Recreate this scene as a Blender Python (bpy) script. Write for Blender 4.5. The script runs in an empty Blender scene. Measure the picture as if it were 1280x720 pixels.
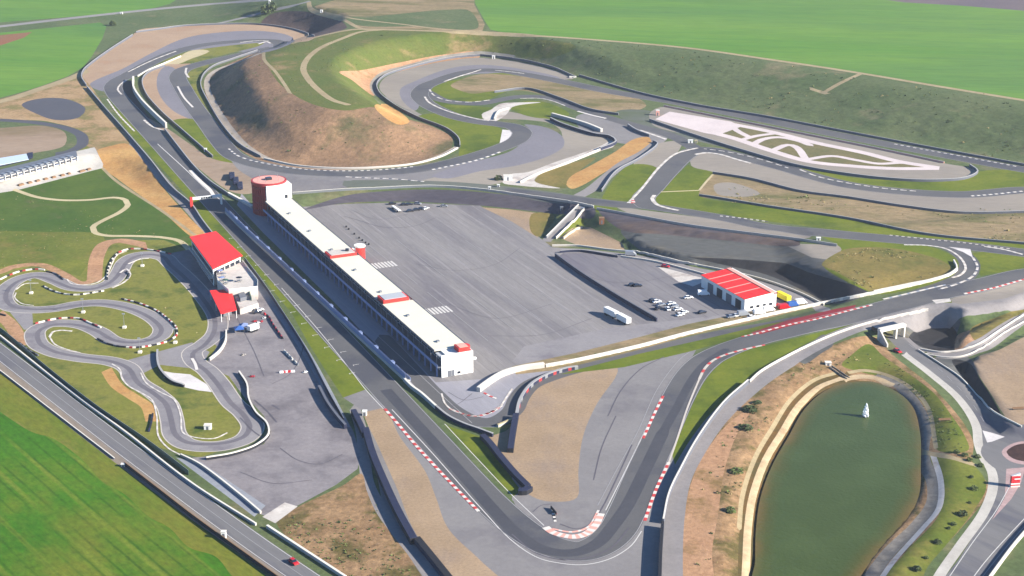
import bpy, bmesh, math, random
import numpy as np
from mathutils import Vector, Matrix, noise
from mathutils.geometry import delaunay_2d_cdt
from mathutils.bvhtree import BVHTree

random.seed(7)
rng = np.random.default_rng(7)
SC = bpy.context.scene
COL = SC.collection

# ------------------------------------------------------------------ camera
CAM_H = 250.0
PITCH = math.radians(19.3)
FPX = 2000.0                      # focal length for a picture 1280 wide
SP, CP = math.sin(PITCH), math.cos(PITCH)
cam = bpy.data.cameras.new('camera')
cam.lens = 36.0 * FPX / 1280.0
cam.sensor_width = 36.0
cam.clip_start = 1.0
cam.clip_end = 30000.0
camo = bpy.data.objects.new('camera', cam)
COL.objects.link(camo)
camo.location = (0, 0, CAM_H)
camo.rotation_euler = (math.pi / 2 - PITCH, 0, 0)
SC.camera = camo

def ray(p):
    p = np.asarray(p, float).reshape(-1, 2)
    d = (p[:, 1] - 360) / FPX
    return np.stack([(p[:, 0] - 640) / FPX, CP - d * SP, -(SP + d * CP)], 1)

def plane(p, z):
    """survey-map points: where sight lines meet the level z"""
    r = ray(p)
    t = (z - CAM_H) / r[:, 2]
    return r[:, :2] * t[:, None]

def pts(s):
    return np.array([[float(a) for a in q.split(',')] for q in s.split()])

def smooth_path(p, closed=False, step=4.0):
    p = np.asarray(p, float)
    n = len(p)
    out = []
    segs = n if closed else n - 1
    for i in range(segs):
        if closed:
            a, b, c, d = p[(i-1) % n], p[i], p[(i+1) % n], p[(i+2) % n]
        else:
            a, b, c, d = p[max(i-1, 0)], p[i], p[i+1], p[min(i+2, n-1)]
        L = np.linalg.norm(c - b)
        k = int(min(max(1, round(L / step)), 60))
        # centripetal tangents keep uneven spacing from overshooting
        t1 = max(np.linalg.norm(b - a), 1e-6) ** .5; t2 = max(L, 1e-6) ** .5; t3 = max(np.linalg.norm(d - c), 1e-6) ** .5
        m1 = (c - b) + t2 * ((b - a) / t1 - (c - a) / (t1 + t2)) if t1 > 1e-2 else (c - b)
        m2 = (c - b) + t2 * ((d - c) / t3 - (d - b) / (t2 + t3)) if t3 > 1e-2 else (c - b)
        for j in range(k):
            t = j / k
            h = np.array([2*t**3-3*t**2+1, t**3-2*t**2+t, -2*t**3+3*t**2, t**3-t**2])
            out.append(h[0]*b + h[1]*m1 + h[2]*c + h[3]*m2)
    if not closed:
        out.append(p[-1])
    return np.array(out)

def resample(p, step, closed=False):
    p = np.asarray(p, float)
    if closed:
        p = np.vstack([p, p[:1]])
    out = []
    for i in range(len(p) - 1):
        L = np.linalg.norm(p[i+1] - p[i])
        k = int(min(max(1, round(L / step)), 200))
        for j in range(k):
            out.append(p[i] + (p[i+1] - p[i]) * j / k)
    if not closed:
        out.append(p[-1])
    return np.array(out)

def poly_dist(P, poly, closed=True):
    """distance from points to a polyline, and inside flag"""
    best = np.full(len(P), 1e18)
    wn = np.zeros(len(P), int)
    n = len(poly)
    for i in range(n if closed else n - 1):
        a, b = poly[i], poly[(i + 1) % n]
        e = b - a
        w = P - a
        L2 = max(e @ e, 1e-12)
        t = np.clip((w @ e) / L2, 0, 1)
        dd = w - t[:, None] * e
        best = np.minimum(best, (dd * dd).sum(1))
        if closed:
            cr = e[0] * w[:, 1] - e[1] * w[:, 0]
            up = (a[1] <= P[:, 1]) & (b[1] > P[:, 1]) & (cr > 0)
            dn = (a[1] > P[:, 1]) & (b[1] <= P[:, 1]) & (cr < 0)
            wn += up.astype(int) - dn.astype(int)
    return np.sqrt(best), wn != 0

def seg_param(P, a, b):
    e = b - a
    return np.clip(((P - a) @ e) / (e @ e), 0, 1)

# ------------------------------------------------------------------ relief of the ground
X0, X1, Y0, Y1, RS = -760.0, 760.0, 330.0, 1800.0, 2.0
gx = np.arange(X0, X1 + RS, RS)
gy = np.arange(Y0, Y1 + RS, RS)
GX, GY = np.meshgrid(gx, gy)
def sstep(t):
    t = np.clip(t, 0, 1)
    return t * t * (3 - 2 * t)
Z = 6.0 * sstep((GY - 800) / 150.0)

def stamp(px, level, fall, smooth=True, ribbon=None, ramp=None, below=False):
    """shape the ground to a level (or a ramp between two map points) inside an outline, easing out over 'fall' metres"""
    global Z
    p = pts(px) if isinstance(px, str) else px
    q = plane(p, level if level is not None else 3.0)
    if smooth:
        q = smooth_path(q, closed=ribbon is None, step=6.0)
    m = fall + (ribbon or 0) + 4
    lo, hi = q.min(0) - m, q.max(0) + m
    i0, i1 = np.searchsorted(gx, [lo[0], hi[0]])
    j0, j1 = np.searchsorted(gy, [lo[1], hi[1]])
    if i1 <= i0 or j1 <= j0:
        return
    sx, sy = GX[j0:j1, i0:i1], GY[j0:j1, i0:i1]
    P = np.stack([sx.ravel(), sy.ravel()], 1)
    d, ins = poly_dist(P, q, ribbon is None)
    if ribbon is None:
        d = np.where(ins, 0, d)
    else:
        d = np.maximum(d - ribbon, 0)
    w = 1 - sstep(d / fall)
    if ramp:
        (pa, za), (pb, zb) = ramp
        a, b = plane(pa, za)[0], plane(pb, zb)[0]
        tgt = za + (zb - za) * seg_param(P, a, b)
    else:
        tgt = np.full(len(P), float(level))
    old = Z[j0:j1, i0:i1].ravel()
    new = old + (tgt - old) * w
    Z[j0:j1, i0:i1] = new.reshape(sx.shape)

# high plateau behind the circuit with the spur of the mound
stamp('348,74 362,106 392,127 420,133 432,122 424,104 428,84 452,62 500,47 560,45 640,47 760,53 860,63 960,78 1060,93 1180,113 1300,132 1800,205 1900,-20 400,-20 436,20 446,34 400,50', 22, 95)
# the low floor of the first corners and of the hairpin complex
stamp('104,95 112,82 140,60 168,40 230,32 320,30 365,36 390,46 362,54 325,66 272,86 257,98 262,130 290,174 340,204 420,213 500,207 560,191 571,183 566,170 520,150 482,130 468,112 474,98 520,80 600,72 660,82 725,98 800,121 960,151 1280,206 1500,246 1500,300 1280,312 1000,303 745,268 600,240 500,232 430,226 366,222 340,217 290,192 205,120 150,106', 6, 32)
# lawns and karting ground on the west side
stamp('-60,250 20,240 128,212 205,268 236,300 236,335 -60,345', 1.0, 22)
stamp('-200,350 0,345 240,330 320,370 420,520 460,620 520,740 0,740 -200,500', 0.0, 15)
# paddock level north edge and the hollow beside the service road
stamp('386,262 430,256 500,254 600,259 688,268 745,296 800,312 880,333 950,352 1010,374 1046,382 960,400 700,455 580,470', 0.0, 13)
# ledge above the service road
stamp('790,296 850,318 900,322 955,326 985,329 1008,338 1045,350 1062,345 1040,325 1000,310 900,301 830,293', 4.0, 3.5)
# raised eastern infield
stamp('1002,302 1016,316 1052,342 1092,364 1190,346 1300,330 1500,320 1500,262 1280,270 1120,284 1000,290', 7.5, 16)
stamp('740,262 800,262 900,275 1000,292 1006,300 960,297 860,285 760,268', 6.8, 6)
# the fast straight climbs east
stamp('858,456 955,412 1085,377 1190,345 1280,326 1400,310 1420,360 1280,380 1190,390 1110,396 1010,430 940,475 890,520 858,540', 3, 12, ramp=(((890, 450), 0.0), ((1210, 352), 7.5)))
stamp('1005,440 1050,418 1100,401 1150,391 1200,385 1280,374 1360,362', 3, 7, ribbon=5.0, ramp=(((1005, 440), 1.0), ((1220, 382), 6.0)))
# low road to the underpass and the hollow beside it
stamp('1100,426 1126,414 1168,409 1196,416 1194,434 1215,452 1226,484 1250,516 1262,534 1330,545 1330,740 1150,740 1205,660 1232,600 1222,560 1200,505 1150,460', -.8, 7)
# gravel plateau at the right edge and its access ramp
stamp('1192,452 1212,458 1228,482 1246,514 1254,526 1240,516 1214,480', -3.6, 3.5)
stamp('1140,424 1160,409 1184,409 1194,420 1193,436 1170,437 1152,431', -3.8, 3.5)
stamp('1214,451 1222,443 1246,436 1282,418 1500,340 1500,560 1290,538 1264,534 1250,517 1235,492 1221,470', 1.8, 2.5)
stamp('1150,439 1178,444 1204,442 1228,431 1252,415 1282,396 1350,360', 1, 4, ribbon=4.0, ramp=(((1160, 440), -.8), ((1285, 394), 2.4)))
stamp('1205,424 1230,408 1262,394 1250,404 1222,424', 3.0, 6)
# ramp from the paddock to the upper road
stamp('684,300 704,280 728,256', 3, 4.0, ribbon=4.0, smooth=False, ramp=(((688, 298), 0.0), ((728, 256), 6.0)))
# banks of the pond
POND_Z = -2.6
POND = '1058,478 1090,477 1120,489 1140,507 1150,540 1151,580 1149,618 1134,650 1104,682 1076,720 1058,750 945,750 944,700 945,660 951,620 966,580 986,545 1006,511 1032,488'
stamp('1050,474 1092,471 1124,483 1146,503 1157,540 1159,580 1156,620 1141,655 1111,688 1084,724 1070,760 934,760 934,700 936,656 942,616 957,574 978,538 998,506 1026,481', -2.2, 9)
_pc = plane(pts(POND), POND_Z)
stamp(pts('1062,490 1090,488 1115,498 1132,515 1141,542 1142,580 1138,616 1124,645 1096,676 1068,712 1050,745 955,745 954,700 955,660 961,624 975,586 994,550 1012,518 1036,498'), -5.0, 5)

# weathered slopes: gullies and lumps where the ground is steep
_gy, _gx = np.gradient(Z, RS)
_sl = np.hypot(_gx, _gy)
_mk = sstep((_sl - .10) / .16) * (GY > 885)
for _j, _i in np.argwhere(_mk > .02):
    _p = Vector((gx[_i], gy[_j], 0))
    Z[_j, _i] += _mk[_j, _i] * (.55 * noise.noise(_p * .045) + .4 * noise.noise(_p * .12 + Vector((9, 3, 0))) + .3 * noise.noise(_p * .25))

def zf(x, y):
    x = np.asarray(x, float); y = np.asarray(y, float)
    fx = np.clip((x - X0) / RS, 0, len(gx) - 1.001)
    fy = np.clip((y - Y0) / RS, 0, len(gy) - 1.001)
    i = fx.astype(int); j = fy.astype(int)
    u = fx - i; v = fy - j
    return (Z[j, i]*(1-u)*(1-v) + Z[j, i+1]*u*(1-v) + Z[j+1, i]*(1-u)*v + Z[j+1, i+1]*u*v)

def ground(p):
    """map points on the relief seen along the given sight lines"""
    r = ray(p)
    zs = np.linspace(26, -8, 120)
    lo = np.full(len(r), 26.0); hi = np.full(len(r), -8.0)
    done = np.zeros(len(r), bool)
    prev = 26.0
    for zz in zs[1:]:
        t = (zz - CAM_H) / r[:, 2]
        h = zf(r[:, 0]*t, r[:, 1]*t)
        hit = (~done) & (zz <= h)
        lo[hit] = prev; hi[hit] = zz
        done |= hit
        prev = zz
    for _ in range(14):
        mid = (lo + hi) / 2
        t = (mid - CAM_H) / r[:, 2]
        h = zf(r[:, 0]*t, r[:, 1]*t)
        b = mid <= h
        hi = np.where(b, mid, hi); lo = np.where(b, lo, mid)
    t = (hi - CAM_H) / r[:, 2]
    return r[:, :2] * t[:, None]

def G(x, y):
    q = ground([[x, y]])[0]
    return Vector((q[0], q[1], float(zf(q[0], q[1]))))
def PZ(x, y, z):
    q = plane([[x, y]], z)[0]
    return Vector((q[0], q[1], z))

# ------------------------------------------------------------------ materials
def lin(c):
    return tuple(((v/255)/12.92 if v/255 <= .04045 else ((v/255+.055)/1.055)**2.4) for v in c)

GSC = .6
def glin(c):
    return tuple(v * GSC for v in lin(c))

def new_mat(name):
    m = bpy.data.materials.new(name)
    m.use_nodes = True
    nt = m.node_tree
    b = nt.nodes['Principled BSDF']
    return m, nt, b

def plain(name, c, rough=.6, metal=0.0, var=.12, scale=.8, spec=.3):
    m, nt, b = new_mat(name)
    N, L = nt.nodes, nt.links
    tc = N.new('ShaderNodeTexCoord')
    no = N.new('ShaderNodeTexNoise'); no.inputs['Scale'].default_value = scale; no.inputs['Detail'].default_value = 5
    L.new(tc.outputs['Object'], no.inputs['Vector'])
    mx = N.new('ShaderNodeMix'); mx.data_type = 'RGBA'
    mx.inputs['A'].default_value = (*[v*(1-var) for v in c], 1)
    mx.inputs['B'].default_value = (*[min(1, v*(1+var)) for v in c], 1)
    L.new(no.outputs['Fac'], mx.inputs['Factor'])
    L.new(mx.outputs['Result'], b.inputs['Base Color'])
    b.inputs['Roughness'].default_value = rough
    b.inputs['Metallic'].default_value = metal
    b.inputs['Specular IOR Level'].default_value = spec
    return m

def soil(name, c1, c2, scale=.02, c3=None, s3=.008, t3=(.52, .62), fine=.35, fscale=.5, stretch=None, rough=.95, spec=.15,
         rows=None, bump=0.0, grain=None):
    """ground cover: two tones in drifting patches, a third in larger ones, fine grain, optional rows or stretch along a direction"""
    m, nt, b = new_mat(name)
    N, L = nt.nodes, nt.links
    geo = N.new('ShaderNodeNewGeometry')
    vec = geo.outputs['Position']
    def mapped(ang, sc):
        mp = N.new('ShaderNodeMapping'); mp.vector_type = 'TEXTURE'
        mp.inputs['Rotation'].default_value = (0, 0, ang)
        mp.inputs['Scale'].default_value = sc
        L.new(vec, mp.inputs['Vector'])
        return mp.outputs['Vector']
    v1 = mapped(stretch[0], (stretch[1], 1, 1)) if stretch else vec
    def noise_tex(sc, det, v, ro=.6):
        n = N.new('ShaderNodeTexNoise'); n.inputs['Scale'].default_value = sc; n.inputs['Detail'].default_value = det
        n.inputs['Roughness'].default_value = ro
        L.new(v, n.inputs['Vector'])
        return n.outputs['Fac']
    def ramp(fac, a, bb):
        r = N.new('ShaderNodeMapRange'); r.inputs['From Min'].default_value = a; r.inputs['From Max'].default_value = bb
        L.new(fac, r.inputs['Value'])
        return r.outputs['Result']
    def mix(fac, a, bb, mode='MIX'):
        x = N.new('ShaderNodeMix'); x.data_type = 'RGBA'; x.blend_type = mode
        if isinstance(fac, float): x.inputs['Factor'].default_value = fac
        else: L.new(fac, x.inputs['Factor'])
        for k, v in (('A', a), ('B', bb)):
            if isinstance(v, tuple): x.inputs[k].default_value = (*v, 1)
            else: L.new(v, x.inputs[k])
        return x.outputs['Result']
    col = mix(ramp(noise_tex(scale, 8, v1, .68), .36, .64), c1, c2)
    if c3:
        col = mix(ramp(noise_tex(s3, 6, v1, .65), t3[0], t3[1]), col, c3)
    if rows:
        for ang, period, width, cr, amt in rows:
            mp = N.new('ShaderNodeMapping'); mp.vector_type = 'TEXTURE'
            mp.inputs['Rotation'].default_value = (0, 0, ang)
            L.new(vec, mp.inputs['Vector'])
            w = N.new('ShaderNodeTexWave'); w.wave_type = 'BANDS'; w.bands_direction = 'Y'
            w.inputs['Scale'].default_value = math.pi / (10 * period) * 1.0
            w.inputs['Distortion'].default_value = .6; w.inputs['Detail'].default_value = 2; w.inputs['Detail Scale'].default_value = .3
            L.new(mp.outputs['Vector'], w.inputs['Vector'])
            f = ramp(w.outputs['Fac'], 1 - width, 1.0)
            mm = N.new('ShaderNodeMath'); mm.operation = 'MULTIPLY'; mm.inputs[1].default_value = amt
            L.new(f, mm.inputs[0])
            m2 = N.new('ShaderNodeMath'); m2.operation = 'MULTIPLY'
            L.new(mm.outputs[0], m2.inputs[0])
            L.new(ramp(noise_tex(.03, 3, vec), .3, .6), m2.inputs[1])
            col = mix(m2.outputs[0], col, cr)
    fn = noise_tex(fscale, 6, v1, .75)
    g = N.new('ShaderNodeMapRange')
    g.inputs['From Min'].default_value = .3; g.inputs['From Max'].default_value = .7
    g.inputs['To Min'].default_value = 1 - fine; g.inputs['To Max'].default_value = 1 + fine
    L.new(fn, g.inputs['Value'])
    vm = N.new('ShaderNodeVectorMath'); vm.operation = 'SCALE'
    L.new(col, vm.inputs[0]); L.new(g.outputs['Result'], vm.inputs['Scale'])
    L.new(vm.outputs['Vector'], b.inputs['Base Color'])
    if bump:
        bp = N.new('ShaderNodeBump'); bp.inputs['Strength'].default_value = .6; bp.inputs['Distance'].default_value = bump
        L.new(noise_tex(.25, 8, vec, .7), bp.inputs['Height'])
        L.new(bp.outputs['Normal'], b.inputs['Normal'])
    b.inputs['Roughness'].default_value = rough
    b.inputs['Specular IOR Level'].default_value = spec
    return m
# ------------------------------------------------------------------ ground covers
ANG_PIT = math.atan2(227, -105)           # the start straight and everything square to it
_a, _b = plane([[0, 470], [330, 730]], 0)
ANG_FIELD = math.atan2(*( (_b - _a)[::-1] ))
ANG_PAD = math.atan2(*( (plane([[1190, 340]], 0)[0] - plane([[600, 490]], 0)[0])[::-1] ))
M = {}
GAIN = dict(paddock=.98, east_paddock=1.0, kart_paddock=1.0, kart_asphalt=1.25, kart_line=1.15, kart_grass=1.12, runoff=1.0, blue_runoff=1.05, pit_asphalt=1.9, meadow=.8, near_field=.9,
            green_lawn=.95, verge=1.0, lawn=1.05, road=1.2, asphalt=.95, hill_bank=1.0, white_paint=1.3, pale_concrete=1.1, concrete=1.1, hill_grass=.86, dirt=.98, yellow_dirt=1.0, service_road=1.1, tan_gravel=.86, gravel=.92, rough_grass=1.08, grey_gravel=.95, pink_pad=1.15, hollow_ground=1.25)
def S(key, *a, **k):
    gn = GAIN.get(key, 1.0)
    a = [tuple(v * gn for v in glin(x)) if isinstance(x, tuple) and len(x) == 3 else x for x in a]
    if k.get('c3'): k['c3'] = tuple(v * gn for v in glin(k['c3']))
    M[key] = soil(key, *a, **k)
S('rough_grass', (88, 106, 64), (108, 118, 78), scale=.018, c3=(142, 130, 98), s3=.02, t3=(.56, .72), fine=.3, fscale=.35, bump=.5)
S('meadow', (110, 164, 58), (132, 176, 68), scale=.012, c3=(100, 148, 74), s3=.007, t3=(.48, .7), fine=.16, fscale=.2, stretch=(-.12, 5), rows=[(-.2, 22, .12, glin((84, 138, 60)), .4)])
S('near_field', (62, 124, 14), (86, 138, 24), scale=.03, c3=(146, 140, 50), s3=.010, t3=(.54, .72), fine=.34, fscale=.6, stretch=(ANG_FIELD, 1.8),
  rows=[(ANG_FIELD, 13, .08, glin((132, 146, 50)), .75), (ANG_FIELD, 5.5, .12, glin((44, 88, 12)), .6), (ANG_FIELD + 1.2, 7, .3, glin((58, 104, 18)), .18)])
S('field_margin', (140, 132, 50), (92, 124, 28), scale=.022, c3=(178, 148, 92), s3=.02, t3=(.52, .66), fine=.3, stretch=(ANG_FIELD, 2.5))
S('ploughed_soil', (128, 112, 112), (112, 102, 108), scale=.01, fine=.2)
S('red_soil', (160, 106, 78), (150, 112, 82), scale=.03, fine=.25)
S('lawn', (96, 112, 36), (124, 128, 52), scale=.035, c3=(140, 124, 66), s3=.03, t3=(.52, .68), fine=.25, fscale=.6)
S('green_lawn', (74, 106, 34), (96, 118, 42), scale=.03, c3=(112, 112, 66), s3=.035, t3=(.58, .7), fine=.2)
S('verge', (104, 122, 28), (128, 136, 40), scale=.04, c3=(84, 104, 28), s3=.03, t3=(.5, .66), fine=.16)
S('kart_grass', (122, 126, 50), (142, 136, 68), scale=.05, c3=(86, 102, 38), s3=.05, t3=(.5, .64), fine=.25)
S('hill_grass', (104, 122, 52), (126, 126, 66), scale=.03, c3=(174, 148, 104), s3=.03, t3=(.55, .68), fine=.25, bump=.6)
S('hill_bank', (176, 140, 106), (140, 112, 86), scale=.03, c3=(108, 102, 68), s3=.025, t3=(.52, .66), fine=.35, stretch=(1.4, 2), bump=.9)
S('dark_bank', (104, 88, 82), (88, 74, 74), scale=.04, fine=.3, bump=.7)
S('dirt', (206, 162, 124), (190, 146, 110), scale=.06, c3=(150, 122, 78), s3=.04, t3=(.55, .68), fine=.3, bump=.4)
S('yellow_dirt', (216, 172, 108), (198, 146, 88), scale=.05, fine=.25, bump=.5)
S('wild_dirt', (194, 164, 122), (170, 136, 98), scale=.05, c3=(142, 132, 82), s3=.05, t3=(.48, .62), fine=.3, bump=.5)
S('scrub_dirt', (180, 146, 108), (152, 120, 86), scale=.09, c3=(112, 100, 58), s3=.06, t3=(.5, .6), fine=.42, fscale=.4, bump=.7)
S('dry_grass', (152, 132, 74), (130, 120, 62), scale=.06, c3=(110, 112, 52), s3=.04, t3=(.5, .66), fine=.25, bump=.4)
S('wild_bank', (176, 152, 116), (148, 132, 96), scale=.05, c3=(122, 118, 74), s3=.04, t3=(.48, .6), fine=.32, stretch=(-.15, 3), bump=.7)
S('gravel', (204, 174, 144), (190, 160, 132), scale=.03, c3=(196, 158, 126), s3=.03, t3=(.56, .7), fine=.14, fscale=.7)
S('grey_gravel', (178, 168, 154), (162, 153, 143), scale=.02, fine=.12, stretch=(-.15, 4))
S('tan_gravel', (202, 174, 142), (184, 158, 128), scale=.04, fine=.2, fscale=.9, c3=(178, 156, 136), s3=.03, t3=(.5, .68), rows=[(1.45, 3.2, .3, glin((184, 154, 122)), .18), (1.9, 11.0, .2, glin((212, 186, 154)), .12)])
S('brown_gravel', (182, 160, 138), (166, 142, 118), scale=.03, c3=(138, 122, 88), s3=.02, t3=(.55, .7), fine=.16, stretch=(.25, 3))
S('asphalt', (105, 104, 105), (115, 113, 113), scale=.03, fine=.1, fscale=.9, rough=.8, spec=.3, c3=(92, 92, 99), s3=.02)
S('new_asphalt', (88, 88, 96), (96, 95, 101), scale=.03, fine=.1, rough=.8, spec=.3)
S('racing_line', (78, 78, 84), (88, 87, 92), scale=.04, fine=.1, rough=.7, spec=.3)
S('kart_asphalt', (150, 146, 146), (138, 134, 136), scale=.04, c3=(126, 121, 126), s3=.05, fine=.1, rough=.85)
S('kart_line', (122, 117, 122), (112, 108, 114), scale=.06, fine=.1, rough=.8)
S('runoff', (156, 152, 150), (144, 140, 140), scale=.03, c3=(136, 132, 134), s3=.02, fine=.1, rough=.85)
S('blue_runoff', (146, 142, 148), (134, 131, 138), scale=.02, fine=.1, rough=.85)
S('paddock', (162, 157, 155), (149, 145, 144), scale=.05, c3=(128, 124, 130), s3=.04, t3=(.47, .7), fine=.16, fscale=.8, stretch=(ANG_PIT, 6), rough=.85, rows=[(ANG_PIT, 9, .06, glin((182, 176, 176)), .45), (ANG_PIT, 4.1, .05, glin((110, 106, 112)), .4)])
S('pit_asphalt', (132, 130, 134), (122, 120, 126), scale=.05, fine=.1, stretch=(ANG_PIT, 5), rough=.85)
S('east_paddock', (154, 150, 151), (137, 133, 136), scale=.05, c3=(126, 122, 132), s3=.03, t3=(.5, .66), fine=.12, stretch=(ANG_PIT, 5), rough=.85, rows=[(ANG_PIT, 6, .07, glin((112, 108, 116)), .6)])
S('kart_paddock', (162, 155, 155), (142, 136, 139), scale=.05, c3=(126, 120, 123), s3=.05, t3=(.5, .68), fine=.16, rough=.85)
S('road', (116, 115, 116), (126, 124, 124), scale=.03, fine=.1, stretch=(ANG_FIELD, 6), rough=.85, c3=(104, 103, 110), s3=.04)
S('far_road', (168, 164, 160), (154, 150, 148), scale=.03, fine=.1)
S('service_road', (158, 152, 150), (146, 141, 140), scale=.04, fine=.12)
S('shoulder', (164, 150, 134), (148, 136, 124), scale=.05, fine=.18, stretch=(ANG_FIELD, 4))
S('green_asphalt', (124, 126, 120), (112, 118, 106), scale=.03, c3=(102, 112, 84), s3=.02, t3=(.5, .7), fine=.12, stretch=(-.12, 5))
S('concrete', (212, 206, 196), (196, 190, 180), scale=.08, fine=.1)
S('pale_concrete', (226, 218, 208), (208, 200, 192), scale=.06, fine=.12, c3=(184, 172, 164), s3=.05)
S('pink_pad', (230, 216, 212), (216, 202, 200), scale=.05, fine=.08)
S('pad_island', (140, 128, 88), (118, 116, 76), scale=.08, fine=.25)
S('pale_path', (204, 192, 176), (186, 172, 156), scale=.06, fine=.14)
S('grey_path', (168, 162, 152), (150, 144, 134), scale=.06, fine=.14)
S('cream_path', (222, 206, 164), (206, 190, 150), scale=.06, fine=.1)
S('dirt_path', (192, 174, 136), (174, 156, 120), scale=.06, fine=.16)
S('shore_sand', (218, 194, 156), (200, 174, 138), scale=.15, fine=.16, c3=(178, 150, 116), s3=.08, t3=(.55, .7))
S('stone_bank', (152, 145, 136), (132, 126, 118), scale=.2, fine=.3)
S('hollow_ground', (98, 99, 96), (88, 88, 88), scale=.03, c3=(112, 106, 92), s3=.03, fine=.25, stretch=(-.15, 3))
S('dark_slope', (104, 98, 104), (88, 84, 94), scale=.05, c3=(124, 102, 86), s3=.02, t3=(.55,.7), fine=.25, stretch=(-.1, 3))  # dark grey-brown facing of the retained slopes
S('hollow_shade', (62, 60, 62), (50, 50, 54), scale=.06, fine=.25)  # near-black tone that stands in for shade on the hollow floors
S('kart_blue_apron', (170, 174, 180), (154, 158, 168), scale=.08, fine=.12)
S('red_paint', (170, 60, 66), (150, 52, 58), scale=.06, fine=.15, rough=.7)
S('white_paint', (225, 218, 214), (206, 200, 196), scale=.08, fine=.1, rough=.7)
S('pond_bed', (120, 88, 48), (92, 84, 50), scale=.06, fine=.2)
S('planted_bed', (62, 44, 44), (84, 60, 54), scale=.3, fine=.3)
S('pink_ring', (206, 176, 172), (190, 160, 158), scale=.2, fine=.15)

def _px(s, t):
    p = np.array([-28.69, 603.4]) + np.array([-.42016, .90745])*s + np.array([.90745, .42016])*t
    v = np.array([p[0], p[1], -CAM_H]); yc = v[1]*CP - v[2]*SP; 
    zc = v[1]*SP + v[2]*CP
    return f"{640 + FPX*v[0]/yc:.2f},{360 - FPX*zc/yc:.2f}"
PITDARK = ' '.join(_px(s, t) for s, t in ((8, -14.4), (8, -10.6), (80, -11.6), (160, -12.6), (240, -13.6), (240, -17.4), (160, -16.6), (80, -15.6)))
LAY = []     # later entries lie over earlier ones
def area(name, mat, px, corner=False, label=None):
    LAY.append(dict(name=name, mat=mat, px=pts(px), sm=not corner, w=None, label=label))
def strip(name, mat, px, w, closed=False, label=None):
    LAY.append(dict(name=name, mat=mat, px=pts(px), sm=True, w=w, closed=closed, label=label))

# -- fields and wild land
area('field', 'meadow', '588,-30 594,4 606,26 613,37 640,43 700,47 760,51 860,60 960,74 1060,89 1180,109 1300,128 2200,262 2300,-180 588,-200', True)
area('field', 'ploughed_soil', '1080,-4 1130,3 1200,7 1300,15 2000,58 2000,-60 1080,-60', True)
area('field', 'meadow', '-600,66 0,28 100,20 180,13 212,5 226,-4 240,-150 -900,-150', True)
area('field', 'meadow', '-500,112 0,41 60,35 125,28 133,33 128,48 115,70 104,84 85,95 50,108 20,117 0,122 -600,230', True)
area('field', 'red_soil', '-300,66 0,44 40,40 30,47 0,57 -300,116', True)
area('field', 'near_field', '-600,60 -200,310 0,462 70,516 145,578 250,658 330,718 460,810 460,1100 -900,1100', True)
area('field_margin', 'field_margin', '-200,305 0,462 145,578 330,720 430,800 345,768 322,742 292,722 270,696 236,684 212,660 186,646 156,618 128,602 104,576 66,548 40,540 0,515 -220,370', False)
area('wild_land', 'wild_bank', '378,-20 418,0 393,8 404,16 430,24 452,36 530,38 603,39 606,30 593,6 590,-60 378,-60', True)
area('wild_land', 'rough_grass', '418,22 470,20 560,12 588,14 598,34 520,33 450,32', False)
area('dark_bank', 'dark_bank', '338,18 375,14 400,18 425,26 434,34 420,40 394,46 366,36 326,30')
area('hill_grass', 'hill_grass', '330,64 352,57 395,47 440,38 560,40 640,46 720,58 690,72 640,70 600,67 555,70 500,82 478,90 464,110 472,128 500,144 540,160 520,152 430,142 385,130 350,107 336,87')
area('hill_bank', 'hill_bank', '326,66 336,85 350,105 385,128 430,138 470,134 500,146 540,158 566,174 560,190 500,206 420,213 340,206 296,184 270,150 257,118 256,98 272,86 300,74')
area('dirt_bank', 'dirt', '424,90 450,88 500,78 555,68 596,65 600,71 560,77 520,85 480,96 467,110 468,120 455,112 440,100')
area('dirt_bank', 'yellow_dirt', '468,132 482,130 500,140 512,152 500,156 480,146')
strip('path', 'dirt_path', '366,54 400,45 440,37 480,37 640,43 760,51 860,60 960,74 1060,89 1180,109 1310,130 1500,158', 2.6)
strip('path', 'dirt_path', '480,37 450,40 428,48 408,56 394,64 383,75 379,86 386,100 400,114 416,125 436,131', 2.2)
strip('path', 'dirt_path', '386,2 388,11 404,18 430,25 452,36 480,37', 2.0)
strip('path', 'dirt_path', '404,16 440,23 500,30 560,37 600,38', 1.6)
strip('path', 'dirt_path', '330,64 330,74 343,88 356,106 362,116', 1.2)
strip('path', 'dirt_path', '1076,92 1050,104 1031,115', 1.8)
strip('path', 'dirt_path', '1014,111 1033,117', 1.6)
strip('road', 'far_road', '-300,66 -200,54 0,33 60,26 150,16 230,8 300,2 420,-8', 5.0)
strip('road', 'far_road', '260,32 300,23 335,14 362,8 385,2', 2.2)
strip('path', 'pale_path', '324,67 294,79 270,88 260,97 259,110 270,134 288,161 306,181 336,199 370,207 420,211 470,210 520,204 552,194 571,184', 2.0)
strip('path', 'grey_path', '578,184 580,175 564,161 522,143 494,127 470,117 466,107 474,95 518,80 560,71 600,67 640,71', 2.2)
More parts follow.
